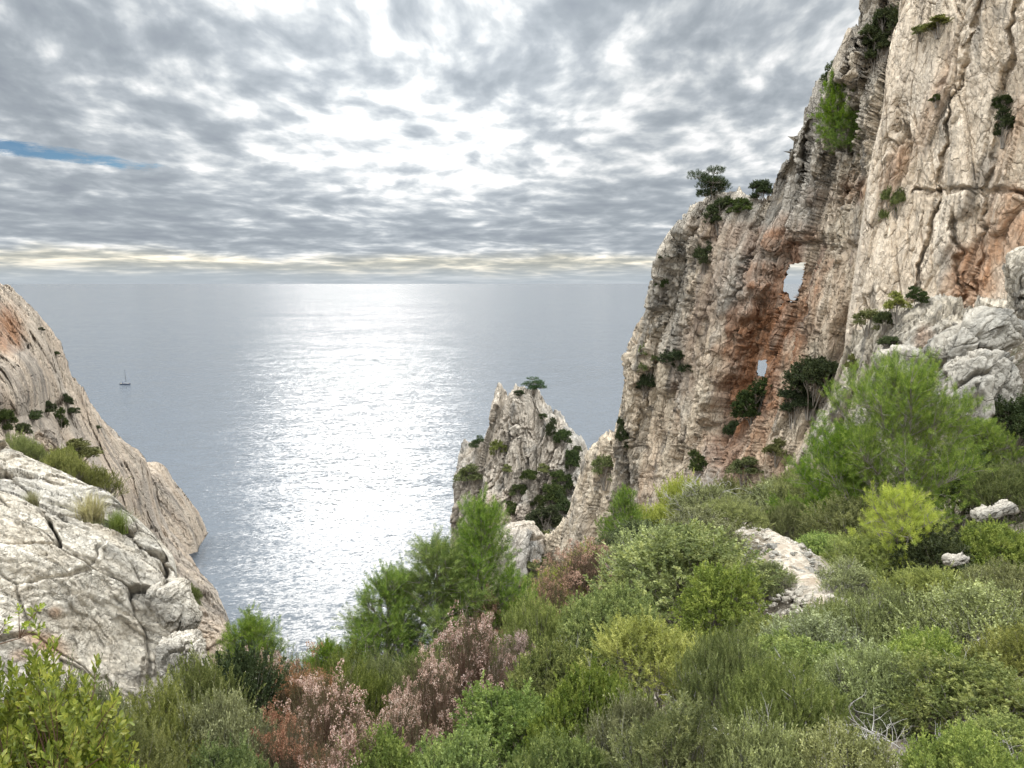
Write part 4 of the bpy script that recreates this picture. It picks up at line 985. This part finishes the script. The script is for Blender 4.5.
NAMES = dict(mastic=('shrub', 'shrub'), olive=('shrub', 'shrub'), grey=('shrub', 'shrub'), dark=('shrub', 'shrub'), lime=('shrub', 'shrub'), farbush=('shrub', 'shrub'), fargreen=('shrub', 'shrub'),
             pink=('heather', 'heather'), rust=('heather', 'heather'), broad=('leafy_shrub', 'leafy shrub'), branch=('leafy_branch', 'leafy branch'), twigs=('dead_bush', 'dead bush'), grass=('grass_tuft', 'grass tuft'), greengrass=('grass_tuft', 'grass tuft'),
             pine=('pine_tree', 'pine tree'), ypine=('pine_tree', 'pine tree'), fpine=('pine_tree', 'pine tree'), umb=('pine_tree', 'pine tree'))
_v = {}
def plant(kind, base, w, h, label, group=None, var=None, rz=None, tilt=(0, 0)):
    vs_ = [k[1] for k in PROTO if k[0] == kind]
    if len(vs_) == 4: vs_ = vs_[2:] if w > 1.55 else vs_[:2]
    v = var if var is not None else vs_[_v.get(kind, 0) % len(vs_)]; _v[kind] = _v.get(kind, 0) + 1
    p = PROTO[kind, v]; nm, cat = NAMES[kind]
    root = link(nm, None, loc=base)
    if p.get('pine'):
        sx, sz = w / (2 * p['r']), h / p['h']; sx = max(sx, sz / 1.45)
    else:
        sx, sz = w / p.get('W', 1), h / p.get('T', 1)
        if kind in ('farbush', 'fargreen'): sx *= 1.12; sz *= 1.05
        else:
            a = min(max(sz, sx / 1.5), sx * 1.6); base = (base[0], base[1], base[2] + h - a * p.get('T', 1)) if a > sz else base; sz = a
            if a * p.get('T', 1) < h: sx *= h / (a * p.get('T', 1)); sz = h / p.get('T', 1)
    root.scale = (sx, sx, sz)
    root.rotation_euler = (tilt[0], tilt[1], random.uniform(0, 6.28) if rz is None else rz)
    tag(root, label, cat, group)
    if p['leaf']: link({'pine': 'crown', 'ypine': 'crown', 'fpine': 'crown', 'umb': 'crown', 'grass': 'blades', 'greengrass': 'blades'}.get(kind, 'foliage'), p['leaf'], p['lm'], root)
    if p['stem']: link('trunk' if p.get('pine') else ('branch' if kind == 'twigs' else 'stem'), p['stem'], p['tm'], root)
    if p['extra']: link(p['extra'][0], p['extra'][1], p['extra'][2], root)
    return root
def on_ground(kind, px, py, Y, wpx, label, group=None, hmin=.45, hmax=1.9, **kw):
    """a plant whose top shows at px,py and that is rooted in the ground Y metres away"""
    p = at(px, py, Y); g = float(ground(p[0], p[1])); h = p[2] - g
    if Y > 15: hmax = max(hmax, 3.2)
    h2 = min(max(h, hmin), hmax)
    if abs(h - h2) > .35: print('HEIGHT', kind, px, py, Y, round(h, 2), label)
    return plant(kind, (p[0], p[1], g), wpx * Y / FPX, h2, label, group, **kw)
def on_cliff(fn, kind, px, py, wpx, hpx, label, group=None, off=.15, **kw):
    """a plant growing on a rock sheet, its middle at px,py"""
    q = on_rock(fn, px, py + hpx * .4); Y = q[1]
    return plant(kind, tuple(q + FINS[fn][3] * off + np.array([0, .0, -.1])), wpx * Y / FPX, hpx * Y / FPX * 1.05, label, group, **kw)

L_FLOOR = leaf_material('undergrowth_leaves', (.025, .032, .012), (.07, .08, .03), (.18, .19, .08), trans=.15)
# ------------------------------------------------------------------ pines
on_ground('pine', 478, 492, 14, 120, 'tall bright green young pine standing against the sea, left of the pinnacle', hmin=3, hmax=6.5, var=0, rz=1)
on_ground('pine', 428, 535, 13.4, 165, 'young pine leaning against the left flank of the tallest one', hmin=2, hmax=6, var=0, rz=2)
on_ground('pine', 388, 568, 12.8, 120, 'shortest of the three clustered pines left of the pinnacle', hmin=1.5, hmax=5, var=0, rz=4)
on_ground('pine', 248, 626, 13, 100, 'rounded young pine right behind the squarish white boulder', hmin=1.5, hmax=4, var=1, rz=3)
on_ground('pine', 322, 640, 14, 90, 'low dense pine between two other pines, seen against the sea', hmin=1.5, hmax=4, var=0)
on_ground('pine', 905, 374, 21, 168, 'wide bright green pine on the right in front of the white shelf', hmin=3, hmax=7, var=2, rz=2.2)
on_ground('pine', 840, 430, 23, 110, 'left lower pine crown leaning out beside the wide bright pine', hmin=2, hmax=5, var=1)
on_ground('pine', 627, 487, 23, 62, 'small pointed pine on the slope edge in front of the fluted cliff', hmin=1.5, hmax=5, var=0)
on_ground('ypine', 905, 492, 14.5, 90, 'small yellow green pine beside the footpath', hmin=1.2, hmax=3, var=0)
on_ground('pine', 985, 425, 25, 90, 'darker pine behind the wide bright one, at the right edge', hmin=2, hmax=5, var=1)
# ------------------------------------------------------------------ scrub in front
G1 = 'bushes covering the slope'
F = on_ground
for a in [
    ('mastic', 690, 556, 13.5, 190, 'broad dense green bush left of the footpath, highest on its slope'),
    ('mastic', 615, 596, 10.5, 150, 'round green bush beside the rusty heather on the slope edge'),
    ('mastic', 722, 578, 11, 110, 'green bush touching the lower end of the footpath'),
    ('mastic', 560, 650, 8, 140, 'green bush directly right of the rosy heather'),
    ('olive', 655, 625, 7.6, 170, 'olive bush in the middle of the slope below the highest green bush'),
    ('mastic', 510, 695, 6.4, 140, 'green bush right of the pale pink heather, near the bottom'),
    ('mastic', 600, 680, 5.4, 180, 'large soft green bush at the bottom, right of centre'),
    ('olive', 735, 650, 6.2, 150, 'olive bush with dark hollows below the footpath'),
    ('mastic', 450, 742, 5.2, 120, 'low green bush at the bottom edge beside the pink heather'),
    ('olive', 690, 728, 4.2, 190, 'olive bush at the bottom edge with upright shoots'),
    ('mastic', 560, 745, 4.4, 150, 'pale green bush cut by the bottom edge near the middle'),
    ('grey', 815, 628, 8.2, 140, 'grey green bush at the lower right of the footpath'),
    ('grey', 893, 604, 9, 150, 'grey green bush below the small yellow pine'),
    ('grey', 975, 600, 8.4, 160, 'fine twigged grey green bush near the right edge, upper one'),
    ('olive', 790, 682, 5.4, 170, 'olive bush with bare stems below the path'),
    ('grey', 885, 668, 5.8, 170, 'grey green bush above the bleached twigs'),
    ('mastic', 985, 668, 5.2, 170, 'bright green bush at the right edge, lower one'),
    ('grey', 850, 742, 4.0, 170, 'grey green bush at the bottom edge around the bleached twigs'),
    ('mastic', 975, 738, 3.8, 170, 'green bush filling the bottom right corner'),
    ('mastic', 1015, 742, 4.4, 110, 'small bright bush in the bottom right corner beside a pale stone'),
    ('grey', 770, 745, 4.1, 130, 'tall shooted grey green bush at the bottom edge'),
    ('olive', 1030, 640, 6.6, 120, 'olive bush cut off by the right edge'),
    ('olive', 805, 478, 27, 120, 'olive green bush at the top of the footpath, in front of the cliff foot'),
    ('olive', 860, 505, 20, 120, 'olive bush at the foot of the wide bright pine'),
    ('grey', 765, 492, 27, 90, 'dull bush where the footpath disappears'),
    ('dark', 935, 535, 14, 110, 'dark green bush right of the small yellow pine'),
    ('mastic', 1003, 528, 14, 120, 'green bush with small pale rocks in front, right edge'),
    ('dark', 960, 460, 24, 120, 'dark bush below the largest grey boulder'),
    ('dark', 1010, 400, 30, 90, 'dark green bush at the right edge beside the grey boulders'),
    ('olive', 1015, 468, 22, 100, 'olive bush at the right edge below the boulders'),
    ('lime', 690, 486, 27, 90, 'lime green bush on the slope edge against the cliff'),
    ('lime', 655, 508, 25, 80, 'lime green bush next to the small pointed pine'),
    ('olive', 735, 480, 28, 80, 'olive bush at the top of the slope below the orange rock'),
    ('grey', 712, 520, 24, 100, 'brownish grey bush under the pale bare branches'),
    ('lime', 595, 548, 21, 90, 'yellow green bush behind the rusty heather on the slope edge'),
    ('dark', 640, 545, 20, 90, 'dark bush below the small pointed pine'),
    ('lime', 560, 568, 20, 70, 'yellow green bush lowest on the slope edge'),
    ('olive', 500, 620, 14, 90, 'olive bush at the foot of the tallest pine'),
    ('olive', 420, 655, 11, 110, 'olive bush in front of the pair of pines'),
    ('olive', 365, 665, 11.5, 80, 'thin olive bush left of the tallest pine'),
    ('olive', 195, 672, 7.6, 90, 'dark green bush covering the foot of the squarish white boulder'),
    ('dark', 225, 668, 8.2, 80, 'dark shiny bush between the two white boulders'),
    ('olive', 150, 715, 5.8, 130, 'olive bush at the bottom in front of the white slab'),
    ('grey', 85, 700, 5.2, 130, 'grey green bush below the white slab, beside the glossy leaves'),
    ('grey', 215, 718, 6.0, 120, 'grey green bush left of the pink heather'),
    ('olive', 120, 742, 4.4, 150, 'olive bush at the bottom edge beside the glossy leaves'),
    ('mastic', 228, 748, 5.2, 90, 'small green bush at the bottom edge left of the pink heather'),
    ('dark', 275, 670, 10, 80, 'dark bush in the dip below the rounded pine'),
    ('olive', 730, 530, 20, 90, 'olive bush along the left side of the upper footpath'),
    ('grey', 700, 540, 17, 90, 'grey green bush behind the broad dense one'),
    ('mastic', 830, 540, 17.5, 90, 'green bush along the right side of the upper footpath'),
    ('olive', 868, 560, 14.5, 90, 'olive bush between the footpath and the small yellow pine'),
    ('olive', 790, 505, 23, 70, 'olive bush just beyond the footpath end'),
    ('mastic', 780, 622, 9.4, 110, 'green bush just below the lower end of the footpath'),
    ('olive', 930, 575, 11.5, 100, 'olive bush right of the foot of the small yellow pine'),
    ('grey', 1005, 572, 11, 110, 'grey green bush at the right edge below the pale rocks'),
    ('olive', 835, 610, 9.8, 100, 'olive bush at the right corner of the lower footpath'),
    ('dark', 610, 565, 19, 70, 'dark bush between rusty heather and the dull green bush'),
    ('olive', 905, 520, 18, 100, 'olive bush under the wide bright pine, left part'),
    ('dark', 880, 545, 16.5, 80, 'dark bush left of the small yellow pine'),
    ('olive', 340, 668, 10.5, 90, 'dark olive bush behind the widest pink heather'),
    ('mastic', 375, 748, 5.0, 90, 'green sprigs at the bottom between two pink heathers'),
    ('olive', 770, 568, 14, 60, 'small olive bush overhanging the left rim of the footpath'),
    ('grey', 850, 590, 12.5, 70, 'grey green bush overhanging the right rim of the footpath'),
    ('mastic', 790, 640, 7.6, 120, 'sage green bush below the footpath, left of the grey twigs'),
    ('grey', 640, 720, 4.8, 140, 'sage green bush at the bottom among the green ones'),
    ('mastic', 930, 640, 7.0, 140, 'sage green bush right of the middle of the slope'),
    ('mastic', 845, 655, 6.8, 120, 'light green bush among the grey green ones'),
    ('olive', 540, 610, 12.0, 80, 'small olive bush among the rusty heathers'),
    ('grey', 655, 560, 16, 110, 'dull green bush above the round green one'),
]: F(*a, group=G1)
GH = 'faded heathers on the slope'
for a in [
    ('pink', 330, 695, 7.0, 120, 'pale pink heather, the widest clump at the bottom'),
    ('pink', 400, 716, 6.0, 90, 'pale pink heather at the bottom right of the widest clump'),
    ('rust', 285, 722, 6.0, 90, 'browner heather at the bottom left of the widest clump'),
    ('pink', 350, 742, 5.0, 120, 'whitish pink heather at the bottom edge'),
    ('pink', 470, 634, 9.5, 120, 'rosy heather in front of the tallest pine'),
    ('pink', 430, 668, 8.5, 90, 'rosy heather with dark stems below the pines'),
    ('pink', 520, 640, 10.5, 80, 'faded heather between the rosy one and the green bush'),
    ('rust', 588, 556, 18, 110, 'rust coloured heather highest on the slope edge'),
    ('rust', 545, 586, 16, 90, 'rust coloured heather in the middle of the slope edge'),
    ('rust', 535, 618, 12.5, 90, 'rusty brown heather below the slope edge'),
    ('rust', 487, 594, 13.5, 60, 'dark brown heather at the right foot of the tallest pine'),
    ('rust', 298, 668, 9, 80, 'brownish pink heather below the low dense pine'),
    ('pink', 258, 655, 9.6, 60, 'small pink heather in front of the rounded pine'),
    ('rust', 710, 500, 26, 60, 'reddish heather under the pale bare branches'),
]: F(*a, group=GH)
GB = 'bare twiggy bushes in the scrub'
for a in [
    ('twigs', 712, 488, 24, 110, 'pale bare branches of a dead bush against the cliff foot'),
    ('twigs', 880, 690, 4.8, 200, 'bleached dead twigs sticking out of the scrub at the lower right'),
    ('twigs', 700, 640, 6.2, 120, 'grey bare twigs in the hollow of the olive bush'),
    ('twigs', 830, 650, 6.4, 130, 'thin grey twigs below the footpath'),
    ('twigs', 960, 640, 6.2, 130, 'dark bare twigs near the right edge'),
    ('twigs', 650, 720, 4.4, 110, 'pale bare twigs at the bottom right of centre'),
    ('twigs', 770, 665, 5.8, 110, 'grey twigs between two olive bushes below the footpath'),
    ('twigs', 915, 725, 4.2, 130, 'bleached twigs nearest the bottom right'),
    ('twigs', 560, 620, 9.5, 90, 'thin bare twigs above the green bush by the rosy heather'),
    ('twigs', 745, 700, 4.9, 120, 'bare twigs over the dark hollow at the bottom'),
    ('twigs', 940, 600, 9.0, 110, 'thin pale twigs below the yellow pine'),
    ('twigs', 600, 655, 6.6, 90, 'fine bare twigs in the large soft green bush'),
    ('twigs', 1010, 720, 4.2, 110, 'bare twigs in the bottom right corner'),
]: F(*a, group=GB)
F('broad', 18, 680, 3.3, 125, 'glossy yellow green leafy shrub in the bottom left corner', hmin=.5, hmax=1.6, group='glossy leafed shrubs', var=0)
F('broad', 66, 732, 3.4, 70, 'glossy leafed shoots right of the bottom left corner', hmin=.4, hmax=1.6, group='glossy leafed shrubs', var=1)
p = at(-30, 668, 3.3); plant('branch', tuple(p), .5, .5, 'leafy branch reaching in at the left edge across the white slab', 'glossy leafed shrubs', rz=0.0)
F('olive', 20, 722, 4.6, 150, 'olive bush behind the glossy leaves in the bottom left corner', group=G1)
# grass and green fringes on the slab edge
S_ = lambda *a, **k: on_cliff('rock_slab', *a, **k)
S_('grass', 92, 507, 44, 36, 'large straw coloured grass tuft on the edge of the white slab')
S_('grass', 34, 497, 20, 20, 'small dry grass tuft on the white slab')
S_('greengrass', 118, 520, 34, 26, 'green grass tuft right of the large straw coloured one')
for px, py, Y, w, lb in [(60, 462, 14, 60, 'green bush behind the slab, left of the straw coloured grass'), (95, 478, 14.5, 50, 'green bush just behind the large grass tuft'), (20, 448, 14, 60, 'green bush at the left edge behind the slab'),
                      (166, 570, 12.5, 20, 'bright green bush under the right shoulder of the slab'), (190, 592, 12.5, 18, 'small green bush in the notch below the slab shoulder')]:
    p = at(px, py, Y); plant('olive', (p[0], p[1], p[2] - .75 * min(1, w / 40)), w * Y / FPX, .9 * min(1, w / 40), lb, 'bushes behind the white slab')

# ------------------------------------------------------------------ plants on the cliffs
# FINS keeps the last sheet of each name, so the sheets are addressed by their own keys
W_ = lambda *a, **k: on_cliff('wall', *a, **k)
Pn = lambda *a, **k: on_cliff('rock_pinnacle', *a, **k)
Pl = lambda *a, **k: on_cliff('pale', *a, **k)
Sh = lambda *a, **k: on_cliff('shelf', *a, **k)
Lf = lambda *a, **k: on_cliff('left', *a, **k)
GW = 'bushes growing on the great cliff'
W_('umb', 714, 196, 44, 36, 'dark umbrella shaped pine on the skyline of the cliff', var=1, rz=0)
for a in [('farbush', 722, 217, 26, 22, 'dark bush under the skyline pine'), ('farbush', 744, 210, 24, 18, 'dark bush on the skyline right of the pine'), ('farbush', 760, 195, 22, 22, 'dark bush highest on the skyline step'),
          ('farbush', 706, 258, 22, 20, 'dark bush in a crack left of the windows'), ('fargreen', 650, 360, 18, 26, 'green bush high on the seaward edge of the cliff'), ('farbush', 686, 365, 34, 26, 'dark bush halfway down the fluted face'),
          ('farbush', 664, 258, 10, 8, 'tiny bush on the seaward skyline'), ('farbush', 835, 82, 20, 22, 'dark bush on the skyline above the green cliff pine'), ('farbush', 885, 35, 34, 34, 'dark ivy-like bush near the top edge'),
          ('farbush', 876, 55, 26, 30, 'dark bush just below the one near the top edge'), ('farbush', 757, 408, 38, 34, 'round dark bush on the orange rock below the lower window'), ('farbush', 812, 385, 46, 44, 'large dark bush right of the lower window'),
          ('farbush', 795, 405, 34, 30, 'dark bush between the two big ones under the windows'), ('farbush', 697, 468, 22, 22, 'dark bush in the gully at the cliff foot'), ('farbush', 735, 432, 24, 18, 'dull bush on the orange scree'),
          ('fargreen', 777, 452, 26, 18, 'green bush low on the orange scree'), ('fargreen', 606, 470, 20, 26, 'green bush at the base of the cliff toe beside the pinnacle'), ('farbush', 646, 385, 22, 20, 'dark bush on the lower seaward edge of the cliff'),
          ('farbush', 622, 440, 12, 26, 'narrow dark bush at the step of the cliff toe'), ('fargreen', 745, 470, 30, 20, 'dull green bush where scree meets scrub'), ('farbush', 660, 285, 10, 14, 'little bush beside the sea horizon on the cliff edge')]: W_(*a, group=GW)
W_('fpine', 849, 124, 34, 64, 'tall bright green pine growing in a recess high on the cliff', off=2.0)
W_('fpine', 863, 146, 44, 40, 'lower spreading pine growing in the high recess of the cliff', off=2.6)
for a in [('fargreen', 896, 208, 18, 30, 'green tuft in a crack of the pale wall'), ('farbush', 1003, 106, 18, 16, 'dark tuft at the right edge of the pale wall, upper one'), ('farbush', 1004, 130, 22, 22, 'dark tuft at the right edge of the pale wall, lower one'),
          ('farbush', 937, 100, 10, 9, 'small round tuft in the middle of the pale wall'), ('fargreen', 940, 26, 26, 14, 'green tuft near the top of the pale wall'), ('fargreen', 922, 33, 18, 10, 'olive tuft left of the one near the top')]: Pl(*a, group='tufts on the pale wall')
for a in [('fargreen', 852, 368, 12, 18, 'small green bush on the left end of the white shelf'), ('fargreen', 862, 318, 22, 20, 'green cushion on the rim above the white shelf'), ('farbush', 890, 345, 20, 14, 'dark cushion in the middle of the white shelf'),
          ('fargreen', 893, 297, 20, 20, 'green cushion at the foot of the pale wall'), ('farbush', 912, 296, 18, 14, 'brownish cushion at the foot of the pale wall'), ('farbush', 883, 322, 18, 16, 'dark cushion left on the shelf rim')]: Sh(*a, group='cushion bushes on the white shelf')
GP = 'trees and bushes on the pinnacle'
Pn('umb', 532, 388, 26, 15, 'dark flat topped pine on the summit of the pinnacle', var=0, rz=0)
Pn('umb', 477, 446, 17, 16, 'small dark pine on the left shoulder of the pinnacle', var=1)
for a in [('farbush', 519, 394, 10, 7, 'dark bush on the summit of the pinnacle'), ('farbush', 552, 430, 13, 15, 'dark bush on the right ridge of the pinnacle'), ('farbush', 562, 440, 16, 18, 'dark tree-like bush right on the pinnacle ridge'),
          ('farbush', 571, 464, 16, 26, 'dark thicket lower on the right ridge of the pinnacle'), ('farbush', 536, 452, 12, 15, 'dark bush in the middle of the pinnacle face'), ('fargreen', 498, 450, 14, 16, 'green bush left in the pinnacle face'),
          ('fargreen', 468, 478, 24, 20, 'olive bush on the left shoulder of the pinnacle'), ('farbush', 518, 492, 18, 13, 'dark bush patch in the lower pinnacle face'), ('farbush', 552, 498, 24, 26, 'large dark thicket in the gully of the pinnacle'),
          ('farbush', 545, 524, 32, 24, 'dark thicket lowest in the gully'), ('fargreen', 556, 540, 34, 16, 'green bush in the gap at the foot of the pinnacle'), ('farbush', 568, 484, 14, 18, 'dark bush between the pinnacle and the cliff toe'),
          ('farbush', 530, 478, 16, 14, 'small dark bush left of the gully'), ('farbush', 560, 508, 20, 22, 'dark bush on the right side of the gully thicket'), ('farbush', 540, 505, 18, 16, 'dark bush on the left side of the gully thicket'),
          ('farbush', 557, 480, 15, 18, 'narrow dark bush at the top of the gully'), ('fargreen', 545, 470, 12, 10, 'small olive bush above the gully'), ('farbush', 532, 528, 18, 14, 'low dark bush left at the gully bottom'), ('fargreen', 562, 528, 18, 14, 'olive bush right at the gully bottom'),
          ('farbush', 576, 452, 9, 11, 'small dark bush lowest on the right skyline of the pinnacle'), ('farbush', 543, 417, 8, 7, 'little dark bush on the step below the summit'), ('fargreen', 508, 470, 10, 9, 'tiny olive cushion in the pinnacle face'), ('farbush', 512, 508, 14, 9, 'low dark cushion in the lower left of the pinnacle')]: Pn(*a, group=GP)
b = at(540, 562, 115); plant('fargreen', (b[0], b[1], b[2] - 1.6), 4.2, 2.2, 'olive green bush between the white rock stack and the slope', GP)
GL = 'bushes on the left ridge'
for a in [('farbush', 46, 410, 22, 14, 'dark bush in the upper cleft of the left ridge'), ('farbush', 30, 418, 24, 14, 'dark bush above the round rock on the left ridge'), ('farbush', 60, 428, 16, 24, 'dark bush right of the round rock on the left ridge'),
          ('farbush', 22, 432, 16, 14, 'dark bush left of the round rock'), ('farbush', 7, 425, 20, 26, 'dark green bush at the left edge on the ridge'), ('farbush', 68, 402, 10, 10, 'little bush on the brow of the left ridge'),
          ('fargreen', 78, 455, 40, 22, 'green bush patch below the round rock'), ('fargreen', 55, 458, 30, 20, 'green bush patch nearer the left edge'), ('farbush', 70, 412, 14, 8, 'dark cushion below the brow of the left ridge'),
          ('farbush', 58, 353, 7, 5, 'tiny tuft on the skyline of the left ridge'), ('farbush', 41, 330, 7, 4, 'tiny tuft higher on the skyline of the left ridge'), ('farbush', 98, 428, 6, 4, 'tiny tuft low on the skyline of the left ridge')]: Lf(*a, group=GL)

# ------------------------------------------------------------------ low scrub between the bushes: one uncountable mass
def build_scrub():
    rng = np.random.default_rng(900)
    n = 46000
    x = rng.uniform(-14, 34, n); y = 1.2 + 32 * rng.random(n) ** 1.35
    g = ground(x, y); pd_ = pathdist(x, y)
    P = np.stack([x, y, g], 1); px, py = project(P)
    slabd = (px < 190) & (py < 700) & (y > 5.5) & (y < 12)
    keep = (pd_ > .95 + .2 * rng.random(n)) & (np.hypot(x, y) > 1.9) & ~slabd & (px > -80) & (px < 1700) & (py < 860)
    P = P[keep]; m = len(P)
    P[:, 2] += .05 + rng.random(m) * .30 * (.5 + sst(-.2, .3, fbm(P / 1.1, 44, 2)))
    D = rng.normal(0, .45, (m, 3)) + [0, 0, 1.]
    w = rng.integers(0, 4, m)
    Q = np.concatenate([stamp((t_rose + t_rose)[k], P[w == k], D[w == k], rng.uniform(.8, 1.5, (w == k).sum()), rng) for k in range(4)])
    cen = np.array([5, 12, 92.])
    o = link('undergrowth', quads_to_mesh('undergrowth', Q - cen), L_FLOOR, loc=cen)
    tag(o, 'low green undergrowth covering the ground between the bushes', 'undergrowth', kind='stuff')
build_scrub()

# ------------------------------------------------------------------ sailing boats
def paint(name, col, rough=.5):
    m, N = new_mat(name); n = N.noise(N.n('ShaderNodeTexCoord').outputs['Object'], 3, 3)
    finish(N, N.n('ShaderNodeBsdfPrincipled', {'Base Color': N.mix(N.mr(n, .3, .7), col, tuple(c * .85 for c in col)), 'Roughness': rough}).outputs[0]); return m
M_HULL = paint('dark_blue_hull', (.03, .045, .08)); M_DECK = paint('teak_deck', (.35, .28, .2)); M_CABIN = paint('white_cabin', (.20, .21, .23)); M_MAST = paint('aluminium_mast', (.05, .055, .06), .6); M_SAIL = paint('furled_sail', (.22, .24, .30)); M_DARKW = paint('cabin_window', (.02, .02, .03), .2)
def boat(loc, rz, scale, label):
    root = link('sailboat', None, loc=loc); root.rotation_euler = (0, 0, rz); root.scale = (scale,) * 3
    tag(root, label, 'sailboat', 'sailing boats at sea')
    L = 12.0; ns, nk = 21, 9; V = []
    for i in range(ns):
        t = i / (ns - 1); x = -L / 2 + L * t
        b = 1.9 * (1 - max(0, (t - .45) / .55) ** 2.2) * (.80 + .2 * min(1, t / .3)); sheer = 1.15 + .35 * t ** 2 + .1 * (1 - t)
        for k in range(nk):
            a = PI * k / (nk - 1); V.append([x + (.5 * t * math.sin(a) * -1 if t > .9 else 0), -b * math.cos(a) * (abs(math.cos(a)) ** -.25 if abs(math.cos(a)) > .05 else 1), sheer - (sheer + .55 * (1 - abs(2 * t - .9))) * math.sin(a) ** .75])
    Q = [[i * nk + k, (i + 1) * nk + k, (i + 1) * nk + k + 1, i * nk + k + 1] for i in range(ns - 1) for k in range(nk - 1)]
    V.append([-L / 2, 0, .6]); T_ = [[k, k + 1, len(V) - 1] for k in range(nk - 1)] + [[nk - 1, 0, len(V) - 1]]
    link('hull', make_mesh('hull', V, Q, T_, True), M_HULL, root)
    Vd = [V[i * nk + k] for i in range(ns) for k in (0, nk - 1)]; Vd = [[a[0], a[1] * .97, a[2] - .06] for a in Vd]
    link('deck', make_mesh('deck', Vd, [[2 * i, 2 * i + 2, 2 * i + 3, 2 * i + 1] for i in range(ns - 1)]), M_DECK, root)
    def loft(name, secs, mat, par=root):
        V, Q = [], []
        for (x, w, z0, z1) in secs: V += [[x, -w, z0], [x, -w * .8, z1], [x, w * .8, z1], [x, w, z0]]
        for i in range(len(secs) - 1):
            for k in range(4): Q.append([i * 4 + k, i * 4 + 4 + k, i * 4 + 4 + (k + 1) % 4, i * 4 + (k + 1) % 4])
        Q += [[3, 2, 1, 0], [len(V) - 4, len(V) - 3, len(V) - 2, len(V) - 1]]
        return link(name, make_mesh(name, V, Q), mat, par)
    cab = loft('cabin', [(-2.4, 1.05, 1.1, 1.75), (-1.0, 1.15, 1.1, 1.85), (1.0, 1.0, 1.15, 1.75), (2.6, .5, 1.25, 1.42)], M_CABIN)
    for s in (-1, 1):
        link('window', make_mesh('window', [[-1.6, s * 1.12, 1.4], [.6, s * 1.08, 1.4], [.6, s * .98, 1.62], [-1.6, s * 1.03, 1.66]], [[0, 1, 2, 3]]), M_DARKW, cab)
    loft('sprayhood', [(-3.3, .95, 1.15, 2.5), (-2.9, 1.0, 1.15, 2.65), (-2.4, 1.0, 1.15, 1.8)], M_HULL)
    link('mast', make_mesh('mast', *tubes([(np.array([[.8, 0, 1.2], [.55, 0, 8], [.3, 0, 15.5]]), np.array([.24, .2, .14]))], 8)), M_MAST, root)
    link('boom', make_mesh('boom', *tubes([(np.array([[.7, 0, 2.9], [-4.0, .1, 3.0]]), np.array([.09, .08]))], 6)), M_MAST, root)
    link('sail', make_mesh('sail', *tubes([(np.array([[.5, 0, 3.1], [-1, .03, 3.25], [-2.6, .06, 3.2], [-3.9, .1, 3.1]]), np.array([.12, .24, .2, .08]))], 8), smooth=True), M_SAIL, root)
    link('jib', make_mesh('jib', *tubes([(np.array([[5.9, 0, 1.6], [3.6, 0, 7.6], [1.0, 0, 14.6]]), np.array([.05, .13, .05]))], 6), smooth=True), M_SAIL, root)
    link('rigging', make_mesh('rigging', *tubes([(np.array([[.3, 0, 15.4], [-5.9, 0, 1.3]]), np.array([.03, .03])), (np.array([[.4, 0, 14], [.5, 1.8, 1.3]]), np.array([.03, .03])), (np.array([[.4, 0, 14], [.5, -1.8, 1.3]]), np.array([.03, .03]))], 4)), M_MAST, root)
    link('rudder', make_mesh('rudder', [[-6.0, -.05, .5], [-6.5, -.05, -.6], [-5.9, -.05, -.6], [-5.7, -.05, .5], [-6.0, .05, .5], [-6.5, .05, -.6], [-5.9, .05, -.6], [-5.7, .05, .5]], [[0, 1, 2, 3], [7, 6, 5, 4], [0, 4, 5, 1], [1, 5, 6, 2], [2, 6, 7, 3], [3, 7, 4, 0]]), M_HULL, root)
    return root
Yb = 735.0
pb = at(125.5, 384.5, Yb); tb = H / (H - pb[2]); pbx = pb[0] * tb; pby = Yb * tb
boat((pbx, pby, -.1), math.radians(-8), .95, 'dark sailing boat with bare mast motoring past the left ridge')
boat((-1420.0, 8900.0, 0.3), math.radians(20), 1.5, 'tiny sailing boat just below the horizon')
